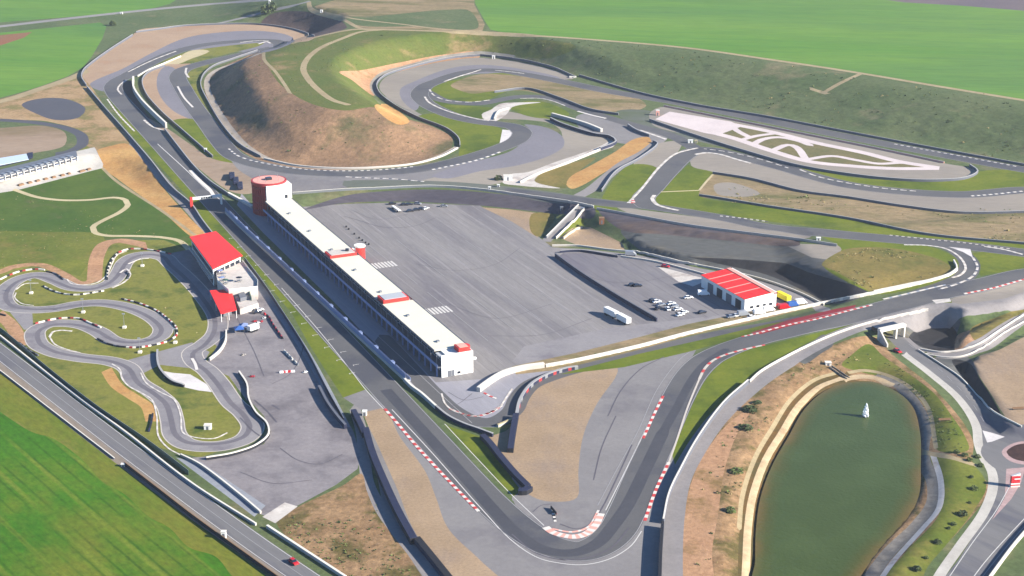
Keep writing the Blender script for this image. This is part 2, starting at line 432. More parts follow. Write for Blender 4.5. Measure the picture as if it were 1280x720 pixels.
# -- first corners
area('gravel_trap', 'gravel', '103,95 112,82 140,61 166,44 172,38 230,33 320,31 365,37 394,46 386,51 360,52 320,46 280,46 230,54 190,72 155,92 128,106 109,107')
area('runoff', 'blue_runoff', '112,106 155,85 190,66 230,48 280,40 330,39 360,44 369,50 345,62 322,66 270,62 210,68 160,98 140,112 128,114')
area('verge', 'kart_grass', '196,82 230,66 262,60 330,54 322,58 290,66 262,73 235,80 215,82 200,86')
area('path', 'cream_path', '200,81 222,72 236,64 254,62 262,64 252,69 240,73 226,79 206,84')
area('wild_land', 'dark_bank', '149,110 157,102 167,101 168,115 180,138 200,158 184,152 162,130')  # dark cover painted where the infield wall's shadow falls
area('gravel_trap', 'gravel', '177,100 186,89 206,81 226,80 240,80 232,90 238,115 250,151 215,152 194,134 180,115')
area('runoff', 'blue_runoff', '206,83 216,84 224,92 232,112 250,150 222,142 204,126 196,108 198,92')
area('verge', 'verge', '215,152 250,151 272,180 290,197 306,206 290,206 262,196 240,180')
area('verge', 'kart_grass', '234,86 262,76 258,88 252,100 254,112 262,135 280,165 296,186 290,188 268,160 248,124 236,100')
area('runoff', 'brown_gravel', '185,148 208,160 240,182 262,197 300,206 330,215 318,240 290,240 250,212 222,188')
area('runoff', 'runoff', '282,186 300,197 345,212 420,219 500,218 560,208 600,198 560,224 500,229 440,234 400,238 350,242 325,228 296,210')
area('gravel_trap', 'grey_gravel', '520,229 560,218 600,213 640,205 680,195 700,180 702,165 690,155 660,150 622,148 607,144 620,138 650,142 690,150 740,165 765,172 768,179 750,187 700,206 660,219 640,223 620,230 560,232')
area('runoff', 'blue_runoff', '540,220 585,204 640,188 655,175 664,163 655,156 672,157 692,163 704,172 705,182 690,193 650,206 600,214 560,223')
area('verge', 'verge', '548,142 580,152 627,162 624,180 590,192 574,196 574,182 560,163 522,146')
area('apron', 'white_paint', '628,162 640,163 646,170 642,178 624,182', True)
area('gravel_trap', 'grey_gravel', '474,110 480,98 520,84 560,76 600,72 640,76 690,87 717,98 690,99 640,92 600,88 560,98 535,112 524,124 520,138 490,126')
area('runoff', 'blue_runoff', '520,138 502,124 500,112 522,100 560,86 600,81 650,86 700,98 690,102 600,92 556,102 530,118')
area('verge', 'verge', '537,113 545,104 570,100 610,92 640,92 700,103 640,112 600,128 570,125 548,121')
area('wild_land', 'wild_bank', '563,107 580,98 600,93 640,94 700,104 760,116 800,124 808,132 790,140 775,143 738,138 700,126 660,114 617,114 590,117 572,112')
area('verge', 'verge', '530,120 540,122 560,130 600,133 618,136 604,146 600,151 565,142 540,134')
area('verge', 'verge', '636,133 660,126 690,130 712,143 680,148 650,142')
area('apron', 'pale_concrete', '614,137 624,130 650,128 676,128 640,134 634,142 618,152 606,150 602,143')
area('runoff', 'runoff', '720,146 735,142 790,158 835,172 820,180 770,178 756,172 724,160')
area('apron', 'pale_concrete', '634,219 660,215 690,204 745,185 766,176 768,182 750,189 700,209 674,219 668,225 682,230 700,235 650,232 628,228')
area('wild_land', 'dry_grass', '668,226 672,220 690,212 745,197 724,214 710,234 690,233')
area('dirt_bank', 'yellow_dirt', '708,231 712,222 740,206 770,189 792,174 812,172 814,181 795,196 760,213 725,233 714,236')
strip('service_road', 'service_road', '722,246 740,236 757,222 780,204 806,190 824,176', 3.6)
area('gravel_trap', 'grey_gravel', '792,205 822,180 852,178 846,192 822,212')
area('verge', 'verge', '752,251 786,207 822,211 800,236 787,253 760,253')
area('verge', 'verge', '824,239 838,226 860,206 890,214 891,219 874,238', True)
area('verge', 'verge', '816,244 826,240 874,238 876,245 960,258 1060,273 1180,296 1290,306 1290,313 1180,301 1060,289 960,277 880,270 836,263 820,254')
area('gravel_trap', 'grey_gravel', '864,196 880,190 947,203 985,211 1010,221 1060,234 1135,243 1210,246 1300,239 1500,240 1500,270 1200,267 1130,259 1060,248 1000,241 940,226 900,218 888,214 864,207')
area('wild_land', 'wild_bank', '873,244 880,231 891,218 900,217 940,225 1000,240 1060,247 1130,258 1200,266 1300,266 1450,270 1450,308 1285,304 1160,292 1060,272 960,257 900,248 880,247')
area('wild_land', 'grey_gravel', '892,232 910,228 935,234 950,242 930,246 896,242')
area('verge', 'verge', '1000,208 1060,221 1120,225 1200,223 1226,214 1280,213 1370,224 1300,234 1210,240 1135,237 1060,228 1010,216')
area('runoff', 'green_asphalt', '770,140 800,137 860,150 985,176 1060,195 1000,204 940,192 870,176 800,160')
area('kart_pad', 'grey_gravel', '812,142 830,133 900,147 1000,167 1100,187 1180,204 1216,211 1223,216 1210,222 1170,226 1100,222 1000,207 930,189 860,169 815,155')
area('kart_pad_island', 'pad_island', '880,160 912,153 965,165 1020,179 1080,191 1120,201 1165,209 1115,210 1065,207 1010,201 960,187 920,174')
area('kart_pad', 'pink_pad', '819,149 837,139.5 914,152 927,158 897,169 880,166', True)
for q, w in (('905,153 965,165 1020,178.5 1080,191 1122,201.5 1172,209.5', 3.2), ('884,164 920,173.5 960,187 1010,201.5 1065,207.5 1115,210.5 1172,210.5', 3.2),
             ('912,155 921,163 938,172', 2.2), ('966,167 945,170 926,175', 2.2), ('941,181 951,175 972,171.5 1000,176.5 1012,181', 2.4), ('966,188 985,181 997,185 1007,199', 2.4),
             ('1010,199 1040,195 1070,200 1098,204.5 1122,203.5', 2.2)):
    strip('kart_pad', 'pink_pad', q, w)
# -- paddocks
area('paddock', 'paddock', '330,262 385,258 430,255 500,253 600,257 640,276 672,295 690,309 720,311 760,318 800,322 860,335 900,345 960,358 1000,373 1012,385 960,396 860,409 760,437 650,460 590,478 545,478', True)
area('paddock', 'east_paddock', '697,321 705,316 760,317 800,321 860,335 900,345 960,358 1000,373 1012,385 960,396 880,404 840,408 822,402', True)
area('apron', 'pale_concrete', '820,332 880,348 880,352 866,358 848,352', True)
area('paddock', 'kart_asphalt', '655,433 760,410 830,402 900,394 960,386 1000,380 960,397 860,411 760,437 660,458 640,452', True)
area('gravel_trap', 'tan_gravel', '602,259 640,262 692,269 672,297 640,277', True)
area('lawn', 'dry_grass', '664,268 693,270 674,296 664,290')
area('gravel_trap', 'tan_gravel', '698,297 716,284 738,284 778,304 782,314 726,308', True)
area('lawn', 'lawn', '700,296 724,266 730,282 716,285')
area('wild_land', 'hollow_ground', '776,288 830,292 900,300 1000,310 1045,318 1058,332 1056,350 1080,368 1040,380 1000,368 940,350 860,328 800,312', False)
area('slope', 'hollow_shade', '845,318 860,321 900,323 960,327 985,330 1010,340 1047,351 1086,363 1050,374 1040,380 1010,366 960,344 900,330')  # shade below the ledge, painted into the ground colour
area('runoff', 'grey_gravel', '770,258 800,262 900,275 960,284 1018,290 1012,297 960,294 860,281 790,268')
area('runoff', 'grey_gravel', '960,304 1052,306 1053,320 1040,325 1015,322 985,308', True)
area('verge', 'verge', '1018,290 1060,295 1130,303 1172,311 1197,324 1206,335 1196,344 1100,368 1080,362 1028,330 1052,312')
area('lawn', 'dry_grass', '1027,331 1053,313 1080,309 1120,311 1150,317 1180,327 1191,337 1180,346 1135,356 1092,365 1067,352 1042,338')
area('verge', 'verge', '1216,316 1240,314 1280,319 1310,325 1290,334 1226,345 1220,334', True)
area('verge', 'verge', '742,252 772,256 768,266 740,262')
# -- south-east
area('runoff', 'grey_gravel', '1177,377 1210,367 1280,350 1350,338 1350,372 1280,382 1200,390', True)
area('verge', 'verge', '843,560 850,540 860,510 872,476 890,456 920,442 960,431 1035,413 1135,389 1176,378 1190,376 1186,384 1160,388 1110,396 1060,409 1010,431 960,456 920,487 880,531 856,575 846,596 836,590')
area('wild_land', 'scrub_dirt', '850,760 848,690 853,640 862,598 880,562 905,528 945,492 985,461 1030,436 1080,420 1100,424 1112,440 1172,490 1216,550 1216,580 1236,610 1200,662 1160,704 1130,760')
area('wild_land', 'dirt', '852,740 851,690 856,640 866,598 884,562 912,528 938,512 920,545 905,590 898,640 890,690 890,740')
area('lawn', 'lawn', '1052,456 1064,444 1086,430 1104,445 1140,470 1168,492 1190,520 1206,545 1211,562 1190,566 1170,561 1166,530 1150,500 1120,476 1080,466')
area('lawn', 'lawn', '1163,570 1214,580 1233,606 1216,640 1182,682 1160,708 1140,745 1090,745 1136,686 1174,642 1174,612')
area('hollow', 'hollow_ground', '1124,406 1172,400 1200,400 1196,418 1196,440 1215,450 1230,490 1256,522 1270,538 1250,545 1200,500 1150,450 1120,425')  # dark ground tone stands in for the shade around the underpass
area('hollow', 'hollow_shade', '1190,450 1212,454 1224,472 1238,494 1252,518 1262,533 1240,518 1212,482')  # painted shade at the foot of the gravel plateau
area('hollow', 'hollow_shade', '1136,422 1156,407 1186,406 1197,418 1196,439 1170,438 1150,432')  # painted shade in the pit above the ramp
area('hollow', 'hollow_ground', '1030,418 1042,430 1026,442 1005,455 996,448 1010,434')
area('wild_land', 'dirt', '1195,440 1196,420 1214,412 1250,400 1230,424 1215,436')
area('lawn', 'dry_grass', '1212,413 1250,395 1310,376 1310,386 1262,408 1232,424 1222,428')
area('gravel_trap', 'tan_gravel', '1217,452 1224,445 1247,438 1283,420 1420,370 1420,556 1290,535 1266,531 1252,514 1237,490 1223,468')
strip('road', 'service_road', '1128,424 1140,434 1155,440 1176,444 1202,443 1227,432 1251,416 1281,397 1350,360', 3.4)
area('road', 'road', '1108,421 1124,417 1148,439 1201,474 1238,514 1276,536 1420,545 1420,600 1300,640 1250,700 1222,750 1158,750 1198,700 1234,642 1242,608 1240,586 1226,564 1224,540 1201,498 1166,468 1130,443', True)
strip('pavement', 'concrete', '1131,443 1165,469 1199,499 1220,532 1223,555 1229,572 1240,590 1241,610 1230,640 1202,680 1173,722 1160,750', 1.7)
strip('path', 'stone_bank', '1157,538 1153,572 1166,600 1167,626 1147,656 1112,690 1082,730', 2.4)
strip('path', 'pale_concrete', '1166,568 1176,602 1174,634 1152,662 1118,700 1090,740', 1.0)
strip('path', 'stone_bank', '1100,472 1122,481 1140,499 1153,522 1158,546', 2.2)
strip('path', 'dirt_path', '1060,466 1080,463 1112,470 1140,486 1160,510 1170,560', .8)
strip('path', 'dirt_path', '1150,565 1190,572 1215,580', 1.5)
strip('pond_shore', 'pond_bed', '1056,474 1030,484 1004,507 984,543 964,578 950,619 944,660 942,700 942,740', 5.0)
strip('pond_shore', 'shore_sand', '1052,473 1024,484 998,508 978,540 957,575 941,620 935,660 933,700 931,745', 1.3)
strip('pond_shore', 'shore_sand', '1056,474 1074,471 1096,473 1112,480', 1.8)
strip('path', 'dirt_path', '1046,466 1018,475 988,500 966,534 944,572 928,620 924,660', .8)
area('pond_bed', 'pond_bed', POND)
strip('path', 'service_road', '838,760 838,690 841,645 849,602 867,566 895,526 930,492 965,465 1005,440 1050,418 1100,401 1150,391 1200,385 1280,374 1360,362', 4.0)
# -- south: corner run-off and gravel
area('runoff', 'runoff', '456,512 482,507 560,575 640,640 720,660 790,622 838,560 846,590 834,640 828,690 828,760 470,760 480,640', True)
area('runoff', 'runoff', '660,472 780,456 872,433 805,545 755,645 690,662 640,625 640,560', True)
area('runoff', 'runoff', '455,516 482,508 500,530 540,580 600,645 640,685 680,705 727,712 770,700 800,675 808,648 826,700 826,760 470,760 560,740 505,640', True)
area('runoff', 'runoff', '650,645 640,622 690,627 722,622 722,590 735,540 760,500 785,462 822,444 872,434 862,452 802,545 757,637 742,664 690,662', True)
area('gravel_trap', 'tan_gravel', '608,550 636,536 645,515 655,498 670,484 690,474 720,466 772,460 770,470 746,505 729,545 723,588 721,622 690,627 668,622 650,608 634,586')
area('gravel_trap', 'tan_gravel', '456,514 480,511 500,546 532,590 545,622 560,660 600,700 660,760 580,760 545,705 516,660 496,610 474,560')
strip('service_road', 'service_road', '444,512 452,540 456,578 460,604 474,632 492,662 517,692 548,732 566,760', 2.2)
area('wild_land', 'scrub_dirt', '452,592 430,606 372,634 346,652 380,690 420,716 470,760 545,760 517,704 490,668 470,640 458,612')
area('verge', 'verge', '555,531 575,537 600,546 612,562 632,588 652,614 640,621 600,578', True)
area('verge', 'verge', '132,124 160,164 176,182 240,252 265,292 305,322 330,350 365,392 385,428 405,460 429,497 457,487 440,465 400,415 352,360 320,322 290,290 262,260 230,225 195,183 170,150 150,126', True)
strip('service_road', 'service_road', '104,110 124,140 150,165 174,190 214,237 240,266 268,300', 2.6)
# -- west side: pavilion, lawn and karting
area('dirt_bank', 'wild_dirt', '-40,132 0,124 60,106 98,95 112,106 135,140 162,180 140,186 118,190 102,182 106,168 60,152 -40,146')
strip('path', 'dirt_path', '-100,142 0,127 50,111 90,97 106,90', 4.0)
area('runoff', 'new_asphalt', '27,131 45,124 84,124 107,136 100,146 70,150 45,142')
area('lawn', 'green_lawn', '-60,240 20,238 127,210 150,228 205,264 240,297 236,312 205,300 130,300 60,330 -60,335')
area('lawn', 'lawn', '-60,300 60,290 130,297 118,330 100,352 40,330 0,338 -60,345')
area('lawn', 'kart_grass', '-60,345 20,330 100,345 130,300 205,300 240,315 282,400 284,450 300,500 300,555 250,572 200,560 150,550 118,512 60,466 0,420 -60,380', True)
area('dirt_bank', 'yellow_dirt', '120,190 140,182 160,180 178,200 205,236 235,270 258,296 244,298 200,262 150,226 130,210')
area('gravel_trap', 'brown_gravel', '-60,165 0,160 60,158 82,167 81,181 40,192 0,203 -60,215')
area('lawn', 'kart_grass', '104,180 118,188 96,196 88,190', True)
strip('road', 'new_asphalt', '-80,148 0,150 50,154 85,161 102,170 103,180 88,189 72,192', 3.6)
area('forecourt', 'concrete', '-60,250 20,238 128,210 129,205 118,184 96,189 0,214 -60,228', True)
strip('path', 'cream_path', '18,237 45,246 75,250 110,250 145,247 157,250 160,256 150,265 130,275 116,284 118,290 130,294 170,295 205,297 226,302 238,314', 1.6)
strip('path', 'dirt_path', '128,210 145,226 200,262 248,297', 1.0)
strip('dirt_bank', 'dirt', '118,350 121,322 130,306 150,301 176,305', 3.6)
strip('dirt_bank', 'dirt', '-60,345 0,340 15,334 50,331 78,342 100,354 120,350', 2.4)
strip('dirt_bank', 'dirt', '0,394 12,404 20,416 25,430', 3.2)
strip('dirt_bank', 'yellow_dirt', '134,464 146,482 168,497 184,508 190,526', 2.4)
area('kart_paddock', 'kart_paddock', '205,318 236,312 262,340 290,340 332,360 352,386 397,456 442,540 451,570 447,586 420,606 370,633 335,646 318,640 258,590 240,572 290,568 330,555 338,540 330,520 312,500 300,470 285,445 268,430 282,416 270,392 240,350', True)
strip('service_road', 'kart_blue_apron', '310,338 345,386 382,440 412,494 432,534', 1.7)
area('kart_paddock', 'kart_paddock', '256,458 283,413 300,428 318,478 326,512 308,500 286,470', True)
KART = '206,322 187,318 169,320 156,328 150,339 139,353 116,360 90,359 71,351 49,344 24,349 8,361 4,373 11,383 34,387 66,386 99,380 131,379 169,387 195,400 204,411 200,420 184,427 159,429 139,425 124,415 105,407 82,404 58,406 44,415 47,429 67,440 100,447 140,452 160,460 171,477 194,492 209,506 215,525 218,542 229,553 250,558 284,556 309,546 316,533 307,518 290,503 274,480 259,463 244,452 240,441 255,430 270,416 272,398 254,370 232,346 214,330'
strip('kart_track', 'kart_asphalt', KART, 4.6, closed=True)
area('kart_track', 'kart_asphalt', '160,450 196,440 240,428 262,440 250,462 236,460 200,456 172,470', True)
area('kart_track', 'kart_asphalt', '4,380 40,388 42,412 30,412', True)
strip('kart_track', 'kart_line', '206,322 187,318 169,321 157,329 151,339 139,352 116,361 90,360 71,353 49,346 24,351 10,362 7,373 14,382 34,386 66,386 99,381 131,380 169,388 193,401 202,412 198,420 184,426 159,428 139,424 124,415 105,408 82,405 59,408 47,416 49,428 67,439 100,446 140,452 161,461 172,478 194,493 208,506 214,525 218,541 229,551 250,555 284,553 307,544 312,533 304,518 288,503 272,480 257,463 243,452 241,442 255,432 267,416 268,398 251,370 230,346 212,330', 1.1, closed=True)
area('apron', 'white_paint', '200,463 216,466 238,468 258,480 265,490 248,488 226,483 205,472', True)
area('apron', 'kart_blue_apron', '220,572 250,577 332,632 318,646', True)
area('apron', 'pale_concrete', '328,646 356,628 372,633 344,654', True)
strip('shoulder', 'shoulder', '-100,385 0,458 100,536 155,578 240,641 320,696 380,736 450,790', 2.6)
strip('road', 'road', '-100,365 0,440 100,517 155,559 240,622 320,680 400,735 480,790', 4.4)
# -- circuit
area('slope', 'dark_slope', '380,262 430,245 480,239 540,237 600,240 660,247 720,255 744,261 742,272 700,268 640,261 600,257 500,252 430,254')
area('slope', 'dark_slope', '748,262 800,270 860,282 920,290 1000,300 1000,306 900,300 830,293 776,287')
strip('road', 'service_road', '684,300 704,280 730,254', 2.6)
strip('service_road', 'service_road', '690,313 720,313 760,317 800,322 860,335 920,347 960,358 1000,372 1030,388', 3.0)
strip('service_road', 'green_asphalt', '440,229 500,229 560,231 600,234 640,238 680,243 727,250 760,254 800,258', 6.5)
area('pit_lane', 'pit_asphalt', '302,242 320,262 336,262 545,478 600,474 650,461 700,452 690,470 655,492 644,515 622,534 590,534 556,520 525,492 420,380 330,292 296,256', True)
area('pit_lane', 'racing_line', PITDARK, True)  # darker strip beside the pit wall, sharing the racing line's tarmac tone
strip('pit_lane', 'asphalt', '990,398 940,410 880,422 800,442 740,456 690,470 662,482 649,497 641,513 621,526 596,527 566,513 541,491 521,470 480,425', 4.2)
area('verge', 'verge', '700,468 725,461 800,442 880,424 960,405 1000,398 960,413 900,429 860,440 780,459', True)
area('verge', 'wild_bank', '640,458 720,441 800,421 860,405 930,391 1000,379 1024,382 930,405 860,420 800,437 700,462 645,468', True)
CIRC = '640,652 610,625 586,600 540,550 482,487 424,424 366,360 310,299 255,239 200,179 166,142 145,118 141,108 147,101 160,94 185,80 213,67 250,57 300,51.5 330,50.5 346,52 351,55 344,59 325,63 290,71 262,77 240,83 226,89 222,97 228,109 242,132 260,156 276,178 290,193 310,202 338,209 370,214 420,217 470,216 520,212 560,204 597,194 630,183 648,174 653,166 644,159 626,155.5 599,152 571,146 547,137 530,127 524,118 530,109 548,101 571,93 599,88 627,88.5 656,93 703,102 750,112 787,118.5 840,127 900,139 960,151 1060,171 1160,190 1280,212 1345,222 1385,230 1375,238 1330,240 1280,237.5 1210,243 1135,240 1060,231 1010,218.5 985,211 947,201 910,192 887,187.5 869,188 854,196 835,214 816,235 804,249 810,257 829,261 860,266 900,272.5 960,283 1030,291 1110,298.5 1165,303 1210,307.5 1280,316 1325,322 1345,330 1325,337 1280,342.5 1240,352 1180,365 1135,377 1085,390 1035,401.5 985,414 945,424 908,437 882,451 864,469 846,500 828,540 805,590 785,637 771,663 752,680 727,689 690,683 662,668'
strip('race_track', 'asphalt', CIRC, 6.7, closed=True, label='asphalt racing circuit')
strip('race_track', 'asphalt', '528,112 540,119 552,125 571,128 599,129.5 619,126 647,121 675,121 697,125.5 722,135 750,144 787,155 840,170 870,186', 5.0)
strip('race_track', 'asphalt', '1150,302 1178,306 1200,316 1212,330 1207,344 1186,355 1140,371 1090,388', 5.0)
strip('race_track', 'asphalt', '640,239 700,246 754,253.5 800,258 830,261', 5.0)
strip('race_track', 'racing_line', '482,487 540,551 586,602 612,632 642,663 668,682 692,690 722,690 748,678 764,660 784,632 806,588 828,542', 2.4)
strip('race_track', 'racing_line', '908,437 882,454 864,476 848,506 828,542 806,588', 1.8)
area('painted_runoff', 'red_paint', '938,416 985,400 1045,386 1070,381 1067,387.5 990,407 950,418', True)
area('apron', 'white_paint', '1186,308.5 1213,311.5 1216,322 1204,315', True)
area('apron', 'pale_concrete', '1165,375 1187,373 1189,377 1170,379.5', True)
area('runoff', 'runoff', '429,497 457,487 482,509 456,515', True)
strip('roundabout', 'road', '1288,536 1330,548 1344,566 1325,584 1288,594 1258,585 1240,566 1256,546', 4.0, closed=True)
area('roundabout_island', 'pink_ring', '1288,551 1314,555 1324,565 1312,576 1288,581 1262,576 1252,565 1264,555')
area('roundabout_island', 'planted_bed', '1288,554 1310,557 1318,565 1308,573 1288,577 1266,573 1258,565 1268,557')
area('traffic_island', 'white_paint', '1228,538 1240,541 1256,546 1240,552 1234,553', True)
area('traffic_island', 'pink_ring', '1258,586 1282,584 1276,604 1264,624 1240,650 1256,622', True)
# ------------------------------------------------------------------ one sheet of ground, cut along every outline
def build_ground():
    V, E = [], []
    def add_line(q, closed):
        base = len(V)
        V.extend(q.tolist())
        n = len(q)
        for i in range(n - 1):
            E.append((base+i, base+i+1))
        if closed:
            E.append((base+n-1, base))
    for L in LAY:
        if L['w'] is None:
            p = smooth_path(L['px'], True, 5) if L['sm'] else resample(L['px'], 14, True)
            q = ground(p)
            keep = np.ones(len(q), bool)
            dd = np.linalg.norm(q - np.roll(q, 1, 0), axis=1)
            keep = dd > .25
            q = q[keep]
            L['q'] = q
            add_line(q, True)
        else:
            cl = L.get('closed', False)
            c = ground(smooth_path(L['px'], cl, 5))
            c = resample(c, 5.0, cl)
            dd = np.linalg.norm(np.diff(c, axis=0), axis=1)
            c = c[np.r_[True, dd > .3]]
            L['q'] = c
            if cl:
                t = np.roll(c, -1, 0) - np.roll(c, 1, 0)
            else:
                t = np.gradient(c, axis=0)
            t /= np.linalg.norm(t, axis=1)[:, None] + 1e-9
            nrm = np.stack([-t[:, 1], t[:, 0]], 1)
            for s in (1, -1):
                add_line(c + nrm * L['w'] * s, cl)
    # interior points: dense where the ground bends
    gyy, gxx = np.gradient(Z, RS)
    k = 2
    steep = np.hypot(gxx, gyy) > .05
    for _ in range(4):
        s2 = steep.copy()
        s2[1:] |= steep[:-1]; s2[:-1] |= steep[1:]; s2[:, 1:] |= steep[:, :-1]; s2[:, :-1] |= steep[:, 1:]
        steep = s2
    ax, ay = GX[::k, ::k], GY[::k, ::k]
    m = steep[::k, ::k]
    V.extend(np.stack([ax[m], ay[m]], 1).tolist())
    k = 10
    m = ~steep[::k, ::k]
    V.extend((np.stack([GX[::k, ::k][m], GY[::k, ::k][m]], 1) + rng.uniform(-3, 3, (m.sum(), 2))).tolist())
    for r in range(-9000, 9001, 600):
        for s in range(-3000, 14001, 600):
            if not (X0 < r < X1 and Y0 < s < Y1):
                V.append([r, s])
    V = [Vector(v) for v in V]
    res = delaunay_2d_cdt(V, E, [], 0, 0.02)
    P = np.array([[v.x, v.y] for v in res[0]])
    F = [f for f in res[2]]
    T = np.array(F)
    C = P[T].mean(1)
    owner = np.full(len(T), -1)
    for i, L in enumerate(LAY):
        lo, hi = L['q'].min(0) - (L['w'] or 0), L['q'].max(0) + (L['w'] or 0)
        c = np.where((C[:, 0] >= lo[0]) & (C[:, 0] <= hi[0]) & (C[:, 1] >= lo[1]) & (C[:, 1] <= hi[1]))[0]
        if not len(c): continue
        d, ins = poly_dist(C[c], L['q'], L['w'] is None or L.get('closed', False))
        if L['w'] is not None:
            ins = d < L['w']
        owner[c[ins]] = i
    zz = zf(P[:, 0], P[:, 1])
    e = 1.5
    nx = (zf(P[:, 0]-e, P[:, 1]) - zf(P[:, 0]+e, P[:, 1])) / (2*e)
    ny = (zf(P[:, 0], P[:, 1]-e) - zf(P[:, 0], P[:, 1]+e)) / (2*e)
    N = np.stack([nx, ny, np.ones(len(P))], 1)
    N /= np.linalg.norm(N, axis=1)[:, None]
    P3 = np.c_[P, zz]
    # orientation
    a, b, c = P[T[:, 0]], P[T[:, 1]], P[T[:, 2]]
    ar = (b[:, 0]-a[:, 0])*(c[:, 1]-a[:, 1]) - (b[:, 1]-a[:, 1])*(c[:, 0]-a[:, 0])
    T[ar < 0] = T[ar < 0][:, ::-1]
    for i in range(-1, len(LAY)):
        sel = T[owner == i]
        if not len(sel): continue
        u, inv = np.unique(sel, return_inverse=True)
        nm, mk = ('ground', 'rough_grass') if i < 0 else (LAY[i]['name'], LAY[i]['mat'])
        me = bpy.data.meshes.new(nm)
        me.from_pydata(P3[u].tolist(), [], inv.reshape(-1, 3).tolist())
        me.materials.append(M[mk])
        me.polygons.foreach_set('use_smooth', [True]*len(sel))
        me.normals_split_custom_set_from_vertices(N[u].tolist())
        o = bpy.data.objects.new(nm, me); COL.objects.link(o)
        o['kind'] = 'structure'
    return BVHTree.FromPolygons([Vector(p) for p in P3], T.tolist())
import time
_t = time.time()
BVH = build_ground()


def hz(x, y):
    h = BVH.ray_cast(Vector((x, y, 200)), Vector((0, 0, -1)))
    return h[0].z if h[0] else 0.0

# pond water: murky brown shallows turning to green over the deeper middle
def water():
    q = resample(_pc_s, 3.0, True)
    n = len(q)
    V = [Vector(p) for p in q]; E = [(i, (i+1) % n) for i in range(n)]
    lo, hi = q.min(0), q.max(0)
    g = np.stack(np.meshgrid(np.arange(lo[0], hi[0], 3.0), np.arange(lo[1], hi[1], 3.0)), -1).reshape(-1, 2)
    d, ins = poly_dist(g, q)
    g = g[ins & (d > 1.2)]
    res = delaunay_2d_cdt(V + [Vector(p) for p in g], E, [], 1, .01)
    P = np.array([[v.x, v.y] for v in res[0]])
    T = [f for f in res[2]]
    C = np.array([P[list(f)].mean(0) for f in T])
    _, ins = poly_dist(C, q)
    me = bpy.data.meshes.new('pond_water')
    me.from_pydata([(p[0], p[1], POND_Z) for p in P], [], [list(f) for f, k in zip(T, ins) if k])
    d, _ = poly_dist(P, q)
    at = me.attributes.new('depth', 'FLOAT', 'POINT')
    at.data.foreach_set('value', np.clip(d / 9.0, 0, 1))
    if me.polygons[0].normal.z < 0: me.flip_normals()
    m, nt, b = new_mat('pond_water')
    N, L = nt.nodes, nt.links
    geo = N.new('ShaderNodeNewGeometry')
    n1 = N.new('ShaderNodeTexNoise'); n1.inputs['Scale'].default_value = .05; n1.inputs['Detail'].default_value = 6
    L.new(geo.outputs['Position'], n1.inputs['Vector'])
    aa = N.new('ShaderNodeAttribute'); aa.attribute_name = 'depth'
    ad = N.new('ShaderNodeMath'); ad.operation = 'MULTIPLY_ADD'; ad.inputs[1].default_value = .5
    L.new(n1.outputs['Fac'], ad.inputs[0]); L.new(aa.outputs['Fac'], ad.inputs[2])
    cr = N.new('ShaderNodeValToRGB')
    e = cr.color_ramp.elements
    e[0].position = .22; e[0].color = (*lin((96, 80, 40)), 1)
    e[1].position = .62; e[1].color = (*lin((68, 72, 30)), 1)
    x = e.new(1.0); x.color = (*lin((60, 73, 34)), 1)
    L.new(ad.outputs[0], cr.inputs['Fac'])
    mx = N.new('ShaderNodeMix'); mx.data_type = 'RGBA'
    mx.inputs['B'].default_value = (*lin((70, 84, 44)), 1)
    L.new(cr.outputs['Color'], mx.inputs['A'])
    mr = N.new('ShaderNodeMapRange'); mr.inputs['From Min'].default_value = .45; mr.inputs['From Max'].default_value = .7; mr.inputs['To Max'].default_value = .6
    L.new(n1.outputs['Fac'], mr.inputs['Value']); L.new(mr.outputs['Result'], mx.inputs['Factor'])
    L.new(mx.outputs['Result'], b.inputs['Base Color'])
    n2 = N.new('ShaderNodeTexNoise'); n2.inputs['Scale'].default_value = .7; n2.inputs['Detail'].default_value = 4
    L.new(geo.outputs['Position'], n2.inputs['Vector'])
    bp = N.new('ShaderNodeBump'); bp.inputs['Strength'].default_value = .5; bp.inputs['Distance'].default_value = .25
    L.new(n2.outputs['Fac'], bp.inputs['Height']); L.new(bp.outputs['Normal'], b.inputs['Normal'])
    b.inputs['Roughness'].default_value = .16
    b.inputs['IOR'].default_value = 1.33; b.inputs['Specular IOR Level'].default_value = .2
    me.materials.append(m)
    o = bpy.data.objects.new('pond_water', me); COL.objects.link(o); o['kind'] = 'structure'
_pc_s = smooth_path(_pc, True, 3)
water()
# ------------------------------------------------------------------ building blocks
UP = math.atan2(0.90745, -0.42016)
PIT_O = Vector((-28.69, 603.4, 0))
U = Vector((math.cos(UP), math.sin(UP), 0)); VV = Vector((U.y, -U.x, 0))
def ST(s, t, z=0.0):
    p = PIT_O + U * s + VV * t
    return Vector((p.x, p.y, z))

def pm(key, c, **k):
    M[key] = plain(key, lin(c), **k); return M[key]
pm('white_wall', (214, 212, 206), rough=.7, var=.05)
pm('roof_white', (203, 198, 180), rough=.75, var=.07, scale=.15)
pm('red_panel', (196, 50, 44), rough=.5, var=.1, scale=.3)
pm('red_roof', (222, 44, 38), rough=.55, var=.08, scale=.25)
pm('fin_red', (150, 42, 44), rough=.55)
pm('dark_red', (120, 30, 36), rough=.5)
pm('pale_red', (208, 150, 136), rough=.7, scale=.4)
pm('dark_glass', (30, 36, 48), rough=.15, spec=.6)
pm('door_grey', (96, 98, 104), rough=.5)
pm('blue_grey', (110, 124, 158), rough=.6)
pm('steel', (150, 152, 154), rough=.45, metal=.6)
pm('armco', (88, 90, 98), rough=.6)
pm('armco_cap', (150, 148, 146), rough=.55)
pm('tyre', (28, 29, 36), rough=.8, var=.3, scale=1.5)
pm('belt', (34, 38, 60), rough=.7, var=.3, scale=.5)
pm('belt_red', (150, 44, 46), rough=.7, var=.2, scale=.5)
